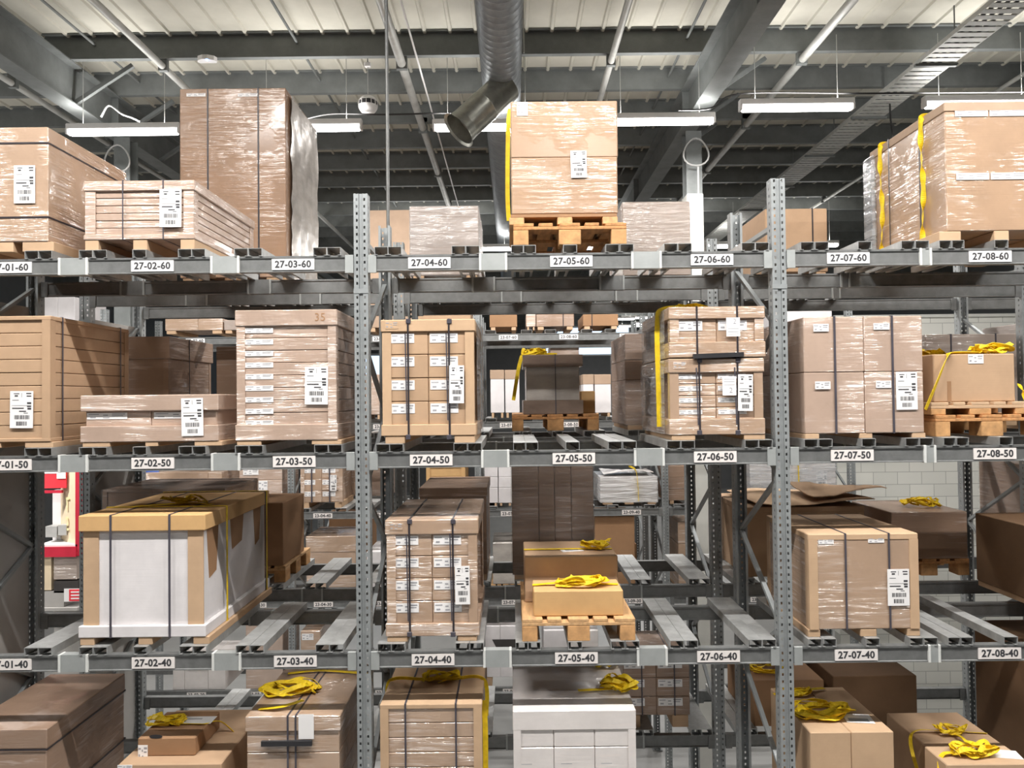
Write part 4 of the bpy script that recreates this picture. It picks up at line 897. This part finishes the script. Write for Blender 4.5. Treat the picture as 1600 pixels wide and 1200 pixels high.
# level 40 behind
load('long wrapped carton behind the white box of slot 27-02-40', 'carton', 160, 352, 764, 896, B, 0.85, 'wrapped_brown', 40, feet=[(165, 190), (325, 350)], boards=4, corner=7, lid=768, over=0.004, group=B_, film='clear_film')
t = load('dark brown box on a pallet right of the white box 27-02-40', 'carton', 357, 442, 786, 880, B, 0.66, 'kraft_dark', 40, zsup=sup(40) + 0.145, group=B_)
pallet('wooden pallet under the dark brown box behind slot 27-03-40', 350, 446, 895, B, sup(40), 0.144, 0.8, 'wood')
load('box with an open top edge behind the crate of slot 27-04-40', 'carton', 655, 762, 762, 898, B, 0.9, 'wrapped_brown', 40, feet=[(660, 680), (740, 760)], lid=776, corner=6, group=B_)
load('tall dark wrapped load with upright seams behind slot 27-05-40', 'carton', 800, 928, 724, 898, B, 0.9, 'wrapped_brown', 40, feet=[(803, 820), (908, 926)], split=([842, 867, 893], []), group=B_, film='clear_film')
t = load('long brown carton under loose board sheets behind slot 27-07-40', 'carton', 1164, 1352, 792, 905, B, 0.97, 'kraft', 40, lid=800, sstraps=(0.3, 0.7), over=0.008, corner=8, group=B_)
zt4 = t.location.z + t['H']; x4 = t.location.x
def sheet(label, x0, x1, y0, y1, z, amp, seed, mat='kraft_light', tilt=0.0):
    q = random.Random(seed); n, k = 14, 6; vs, fs = [], []
    f1, f2 = q.uniform(4, 7), q.uniform(0, 6)
    for s_ in (0, 1):
        for j in range(k + 1):
            for i in range(n + 1):
                X = x0 + (x1 - x0) * i / n; Y = y0 + (y1 - y0) * j / k
                Z = z + amp * (0.5 + 0.5 * math.sin(f1 * (X - x0) + f2) * math.cos(2.2 * j / k)) + tilt * (j / k) + q.uniform(0, amp * 0.12)
                vs.append((X, Y, Z)) if s_ == 0 else vs.append((vs[j * (n + 1) + i][0], vs[j * (n + 1) + i][1], vs[j * (n + 1) + i][2] + 0.006))
    o_ = (n + 1) * (k + 1)
    for j in range(k):
        for i in range(n):
            a, b, c, d = j * (n + 1) + i, j * (n + 1) + i + 1, (j + 1) * (n + 1) + i + 1, (j + 1) * (n + 1) + i
            fs += [(a, d, c, b), (a + o_, b + o_, c + o_, d + o_)]
    for i in range(n):
        fs.append((i, i + 1, i + 1 + o_, i + o_)); a = k * (n + 1) + i; fs.append((a + 1, a, a + o_, a + 1 + o_))
    for j in range(k):
        a, b = j * (n + 1), (j + 1) * (n + 1); fs.append((b, a, a + o_, b + o_)); a, b = a + n, b + n; fs.append((a, b, b + o_, a + o_))
    m = MB(); cx_, cy_ = (x0 + x1) / 2, (y0 + y1) / 2
    m.add([(v[0] - cx_, v[1] - cy_, v[2] - z) for v in vs], fs)
    return tag(m.build('cardboard_sheet', mat, None, (cx_, cy_, z), fix=True), label, 'cardboard sheet', 'loose cardboard sheets')
sheet('wide loose cardboard sheet on the long carton behind slot 27-07-40', x4 - 0.42, x4 + 0.62, B, B + 0.9, zt4 + 0.006, 0.05, 3, 'kraft_light')
sheet('crumpled smaller cardboard sheet on top, behind slot 27-07-40', x4 + 0.1, x4 + 0.75, B + 0.05, B + 0.7, zt4 + 0.07, 0.08, 5, 'kraft')
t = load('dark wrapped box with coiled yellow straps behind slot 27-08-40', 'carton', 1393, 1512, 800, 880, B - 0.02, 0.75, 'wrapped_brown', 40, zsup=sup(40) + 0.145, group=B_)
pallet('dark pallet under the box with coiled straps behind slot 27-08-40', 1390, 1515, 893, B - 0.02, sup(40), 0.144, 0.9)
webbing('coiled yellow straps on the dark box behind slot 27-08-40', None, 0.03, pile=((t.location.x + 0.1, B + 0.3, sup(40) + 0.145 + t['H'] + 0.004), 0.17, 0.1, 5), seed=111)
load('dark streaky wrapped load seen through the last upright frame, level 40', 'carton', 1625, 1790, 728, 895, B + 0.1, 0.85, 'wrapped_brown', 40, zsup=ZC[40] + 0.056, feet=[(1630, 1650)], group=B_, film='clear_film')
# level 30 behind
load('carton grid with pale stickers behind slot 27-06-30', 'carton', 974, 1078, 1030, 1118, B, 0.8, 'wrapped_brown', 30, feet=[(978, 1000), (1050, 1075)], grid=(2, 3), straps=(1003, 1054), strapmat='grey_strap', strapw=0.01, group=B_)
t = load('dark box right of the right upright under label 27-07-40', 'carton', 1302, 1433, 1056, 1120, B - 0.02, 0.8, 'kraft_shaded', 30, zsup=sup(30) + 0.001, group=B_)
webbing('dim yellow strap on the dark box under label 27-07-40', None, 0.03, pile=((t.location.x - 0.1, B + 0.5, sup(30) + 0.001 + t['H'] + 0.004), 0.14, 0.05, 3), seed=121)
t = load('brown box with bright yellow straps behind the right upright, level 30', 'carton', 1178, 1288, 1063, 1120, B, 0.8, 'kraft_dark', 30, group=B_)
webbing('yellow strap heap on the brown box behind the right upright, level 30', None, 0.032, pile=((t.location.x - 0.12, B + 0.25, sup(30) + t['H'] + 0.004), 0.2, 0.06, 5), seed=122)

# ------------------------------------------------------------------ far rack
C = YC + 0.04
def far(label, x0, x1, yt, yb, lvl, mat, **k):
    w_ = x1 - x0
    if 'feet' not in k: k['feet'] = [(x0 + 2, x0 + 2 + w_ * .16), (x1 - 2 - w_ * .16, x1 - 2)]
    return load(label, 'carton', x0, x1, yt, yb, C + k.pop('dy', 0), k.pop('D', 0.85), mat, lvl, group=C_, **k)
far('pale wrapped pair of cartons far back above slot 27-02-50', 258, 348, 498, 520, 60, 'wrapped', split=([309], []), D=0.8)
far('tall brown box pair far back left of the hazy wrapped box, level 60', 572, 643, 328, 512, 60, 'kraft_grey', split=([606], [420]))
far('pale bluish carton pair far back above the load of slot 27-01-50', 65, 117, 464, 512, 60, 'white_board', split=([90], []), zsup=ZC[60] + 0.056)
far('grey wrapped box far back right of the pale pair', 350, 412, 500, 521, 60, 'wrapped_grey')
far('dark carton on the far rack above label 23-07-60', 765, 808, 492, 516, 60, 'kraft_dark')
far('slim pale carton beside the dark carton above label 23-07-60', 822, 837, 491, 516, 60, 'wrapped_pink', D=0.5)
far('dark wrapped carton above label 23-08-60', 838, 897, 491, 516, 60, 'wrapped_brown', straps=(880,))
far('dark carton right of label 23-08-60', 911, 966, 491, 516, 60, 'kraft_dark', straps=(925,))
far('pale carton with black marks far behind load 27-07-50', 1216, 1300, 484, 512, 60, 'white_board')
far('tan boxes far back behind crate 27-04-50', 648, 736, 488, 517, 60, 'kraft')
for a, b, nm in ((766, 788, 'left of'), (789, 812, 'beside')):
    far(f'white box with brown top {nm} the glossy load, far back', a, b, 578, 645, 50, 'white_board', lid=592, lid_mat='kraft_grey', over=0.004)
for a, b, nm in ((911, 928, 'nearer'), (929, 955, 'farther')):
    far(f'brown-topped white box right of the glossy load, {nm} one', a, b, 585, 645, 50, 'white_board', lid=600, lid_mat='kraft_grey', over=0.004)
far('pale wrapped carton far back between load 27-04-50 and the upright', 562, 597, 585, 648, 50, 'wrapped_pink')
far('dark carton far back behind load 27-06-50', 1046, 1130, 560, 648, 50, 'kraft_dark')
far('brightly lit wrapped cartons behind the long carton of 27-02-40', 226, 347, 738, 783, 40, 'wrapped', split=([325], []))
o = MB().box(-0.12, 0.12, -0.01, 0.0, -0.05, 0.05).build('blue_sign', 'blue_paint', None, P(236, 734, 6.2)); tag(o, 'small blue sign far back above the long wrapped carton', 'sign')
MB().box(0.0, 0.02, -0.012, -0.01, -0.01, 0.02).build('white_mark', 'paper', o)
far('two-tier wrapped carton with labels far back under 27-03-50', 374, 441, 727, 785, 40, 'wrapped_pink', split=([], [750]), stickers=[(380, 733, 404, 742), (404, 751, 418, 768)])
t = far('carton grid on label 23-04-40 far back, bound by two straps', 470, 535, 730, 785, 40, 'wrapped', grid=(2, 3), straps=(487, 515), corner=6, strapmat='grey_strap', strapw=0.02, ship=[(516, 742, 526, 767)])
far('flat tan carton stack far back above the crate 27-04-40', 666, 727, 728, 785, 40, 'kraft_orange', boards=4, corner=6, lid=731, over=0.004, lid_mat='kraft_orange')
for a, b, nm in ((757, 778, 'left'), (779, 800, 'right')):
    far(f'white box of a strapped pair far back beside the tall dark load, {nm} one', a, b, 728, 786, 40, 'white_board', split=([], [745, 762]))
t = far('bulging pale wrapped pile on label 23-09-40', 938, 1027, 745, 784, 40, 'wrapped_white', feet=[(942, 957), (976, 990), (1012, 1025)], boards=4, over=0.002, film='white_film')
xx, z9 = t.location.x, t.location.z + t['H']
sheet('crumpled pale film sheet on the bulging pile at 23-09-40', xx - 0.36, xx + 0.38, C + 0.05, C + 0.7, z9 + 0.012, 0.07, 8, 'wrapped_white')
webbing('yellow strap over the bulging pale pile at 23-09-40', [[(xx + 0.14, C - 0.025, z9 - 0.36), (xx + 0.13, C - 0.027, z9 - 0.1), (xx + 0.1, C - 0.01, z9 + 0.10), (xx + 0.05, C + 0.3, z9 + 0.13)]], 0.03, up=(1, 0, 0))
far('dark wrapped load far back right of the pale pile', 1044, 1086, 728, 785, 40, 'wrapped_brown', boards=3, over=0.003)
t = far('grey-white wrapped load with a yellow band right of the right upright', 1172, 1306, 722, 783, 40, 'wrapped_white', split=([1238], []), ship=[(1275, 735, 1292, 762)], stickers=[(1253, 732, 1261, 740)], film='grey_film')
webbing('yellow band over the grey-white wrapped load far back', [[P(1248, 785, C - .03), P(1248, 750, C - .03), P(1247, 722, C - .03)]], 0.035, up=(1, 0, 0))
far('two-layer wrapped carton with a dark top on label 23-04-30 far back', 478, 556, 838, 918, 30, 'wrapped', lid=862, over=0.006)
far('white box row far back right of the left upright', 573, 605, 862, 920, 30, 'white_board')
far('crumpled foil wrapped load far back left of the tall dark load', 770, 812, 848, 886, 30, 'silver_film', feet=None, zsup=sup(30) + 0.15)
pallet('small wooden pallet under the foil load far back', 766, 815, 910, C, sup(30), 0.144, 0.8, 'wood')
far('dark stacked carton far back right of the tall dark load', 930, 992, 806, 920, 30, 'kraft_dark')
far('pale topped wrapped box far back beside the white column', 1060, 1104, 815, 918, 30, 'wrapped', split=([], [850]))
far('pinkish carton far back below slot 27-03-40', 384, 442, 975, 1056, 20, 'wrapped_pink', feet=None)
far('pale carton with label far back below slot 27-03-40', 470, 500, 986, 1056, 20, 'wrapped', feet=None, stickers=[(472, 990, 490, 1000)])
t = far('white box with a cut-out front below the label 27-02-40', 270, 352, 1030, 1058, 20, 'wrapped_white', feet=None, split=([288, 325], []))
MB().prism([(-0.22, t['H']), (0.2, t['H']), (0.14, t['H'] - 0.16), (-0.16, t['H'] - 0.16)], -0.003, 0.0, ax=1).build('cutout', 'panel_grey', t, fix=True)
t = far('white cut-out box below label 27-04-40, beside the white wrapped load', 758, 812, 978, 1058, 20, 'white_board', split=([782], []))
MB().prism([(-0.15, 0.55), (0.24, 0.55), (0.24, 0.3), (-0.02, 0.3)], -0.002, 0.0, ax=1).build('cutout', 'dark_goods', t, fix=True)
far('white printed box far back beneath the pallet of slot 27-05-40', 850, 890, 985, 1056, 20, 'white_board')
far('grey printed box far back beneath the pallet of slot 27-05-40', 892, 935, 985, 1056, 20, 'wrapped_white')
far('pale box far back under the bars of slot 27-06-40', 1048, 1102, 1050, 1085, 20, 'wrapped', feet=None)
# row behind the far rack
D_ = YD + 0.05
G4 = 'cartons in the row behind the far rack'
for i, (x0, x1, yt, lvl, mt, nm) in enumerate(((380, 430, 520, 60, 'kraft_dark', 'first from the left on level 60'), (545, 567, 505, 60, 'wrapped_pink', 'second from the left on level 60'), (860, 905, 540, 50, 'wrapped_pink', 'behind the glossy load'), (690, 742, 560, 50, 'kraft', 'left of the glossy load'),
        (514, 575, 800, 30, 'kraft_dark', 'below label 23-04-40'), (665, 738, 805, 30, 'kraft', 'below label 23-06-40'), (940, 995, 850, 30, 'kraft_dark', 'below label 23-09-40'), (540, 610, 690, 40, 'wrapped_pink', 'behind the left upright'))):
    load(f'brown carton in the row behind the far rack, {nm}', 'carton', x0, x1, yt, yt + 60, D_, 0.8, mt, lvl, group=G4, zsup=ZC[lvl] + 0.056)

# red shop display at the far left
Yd = 4.9
p = P(96, 800, Yd)
t = thing('display_stand', 'red and cream shop display seen through the gap at the far left', 'display stand', p)
def dbox(name, a, b, c, d, mat, y0=0.0, y1=0.02, par=t):
    u, v = P(a, b, Yd), P(c, d, Yd)
    return MB().box(u.x - p.x, v.x - p.x, y0, y1, v.z - p.z, u.z - p.z).build(name, mat, par)
dbox('header_sign', 60, 728, 96, 764, 'red_bright', 0.1, 0.12)
dbox('sign_stripe', 60, 738, 86, 741, 'paper', 0.095, 0.099); dbox('sign_patch', 82, 737, 96, 749, 'paper', 0.09, 0.094)
dbox('sign_rail', 60, 768, 89, 772, 'red_paint', 0.1, 0.14)
dbox('back_sheet', 60, 775, 97, 850, 'paper', 0.3, 0.32)
for a, b, c, d in ((62, 825, 80, 842), (82, 823, 95, 839)): dbox('goods_box', a, b, c, d, 'grey_cable', 0.12, 0.28)
dbox('shelf_board', 60, 851, 122, 854, 'paper', -0.02, 0.3); dbox('shelf_front', 60, 854, 121, 869, 'red_paint', -0.04, -0.021)
q0, q1, q2, q3 = P(95, 728, Yd + 0.3), P(119, 728, Yd - 0.02), P(119, 856, Yd - 0.02), P(95, 842, Yd + 0.3)
m = MB(); vv = [q - p for q in (q0, q1, q2, q3)]; m.add(vv + [v + Vector((0.02, 0.02, 0)) for v in vv], [(0, 3, 2, 1), (4, 5, 6, 7), (0, 1, 5, 4), (1, 2, 6, 5), (2, 3, 7, 6), (3, 0, 4, 7)])
cp = m.build('cream_side_panel', 'cream', t, fix=True)
ang = math.atan2(q1.y - q0.y, q1.x - q0.x); mid = (q0 + q2) / 2 - p
for s_, dz_ in (('T', 0.02), ('2', -0.24)): text(s_, 0.25, cp, (mid.x - 0.012, mid.y - 0.012, mid.z + dz_), 'lettering', 'pale_yellow', rot=(math.pi / 2, 0, ang), bold=0.02, wide=0.9)
dbox('side_post', 119, 728, 126, 868, 'red_paint', -0.02, 0.05)
dbox('lower_shelf', 58, 949, 124, 953, 'panel_grey', -0.04, 0.4)
MB().box(-0.3, 0.2, 0.33, 0.39, -p.z, P(96, 770, Yd).z - p.z).build('back_post', 'panel_grey', t)
t2 = thing('goods_stack', 'beige and grey goods stacked under the red shop display', 'goods', P(95, 900, Yd))
p = t2.location.copy()
for a, b, c, d, mt in ((60, 870, 80, 922, 'cream'), (84, 870, 120, 905, 'wrapped_grey'), (60, 924, 100, 948, 'panel_grey'), (84, 908, 122, 926, 'dark_goods')): dbox('goods_box', a, b, c, d, mt, 0.0, 0.3, t2)
t3 = thing('shelf_ticket', 'small red and white shelf ticket under the red display', 'ticket', P(111, 930, Yd - 0.007)); p = t3.location.copy(); Yd -= 0.007
dbox('ticket_card', 100, 920, 124, 940, 'paper', 0, 0.005, t3); dbox('red_field', 108, 921, 124, 939, 'red_bright', -0.003, -0.0005, t3)
for k in range(3): dbox('white_bar', 111, 924 + 5 * k, 124, 926 + 5 * k, 'paper', -0.006, -0.0035, t3)
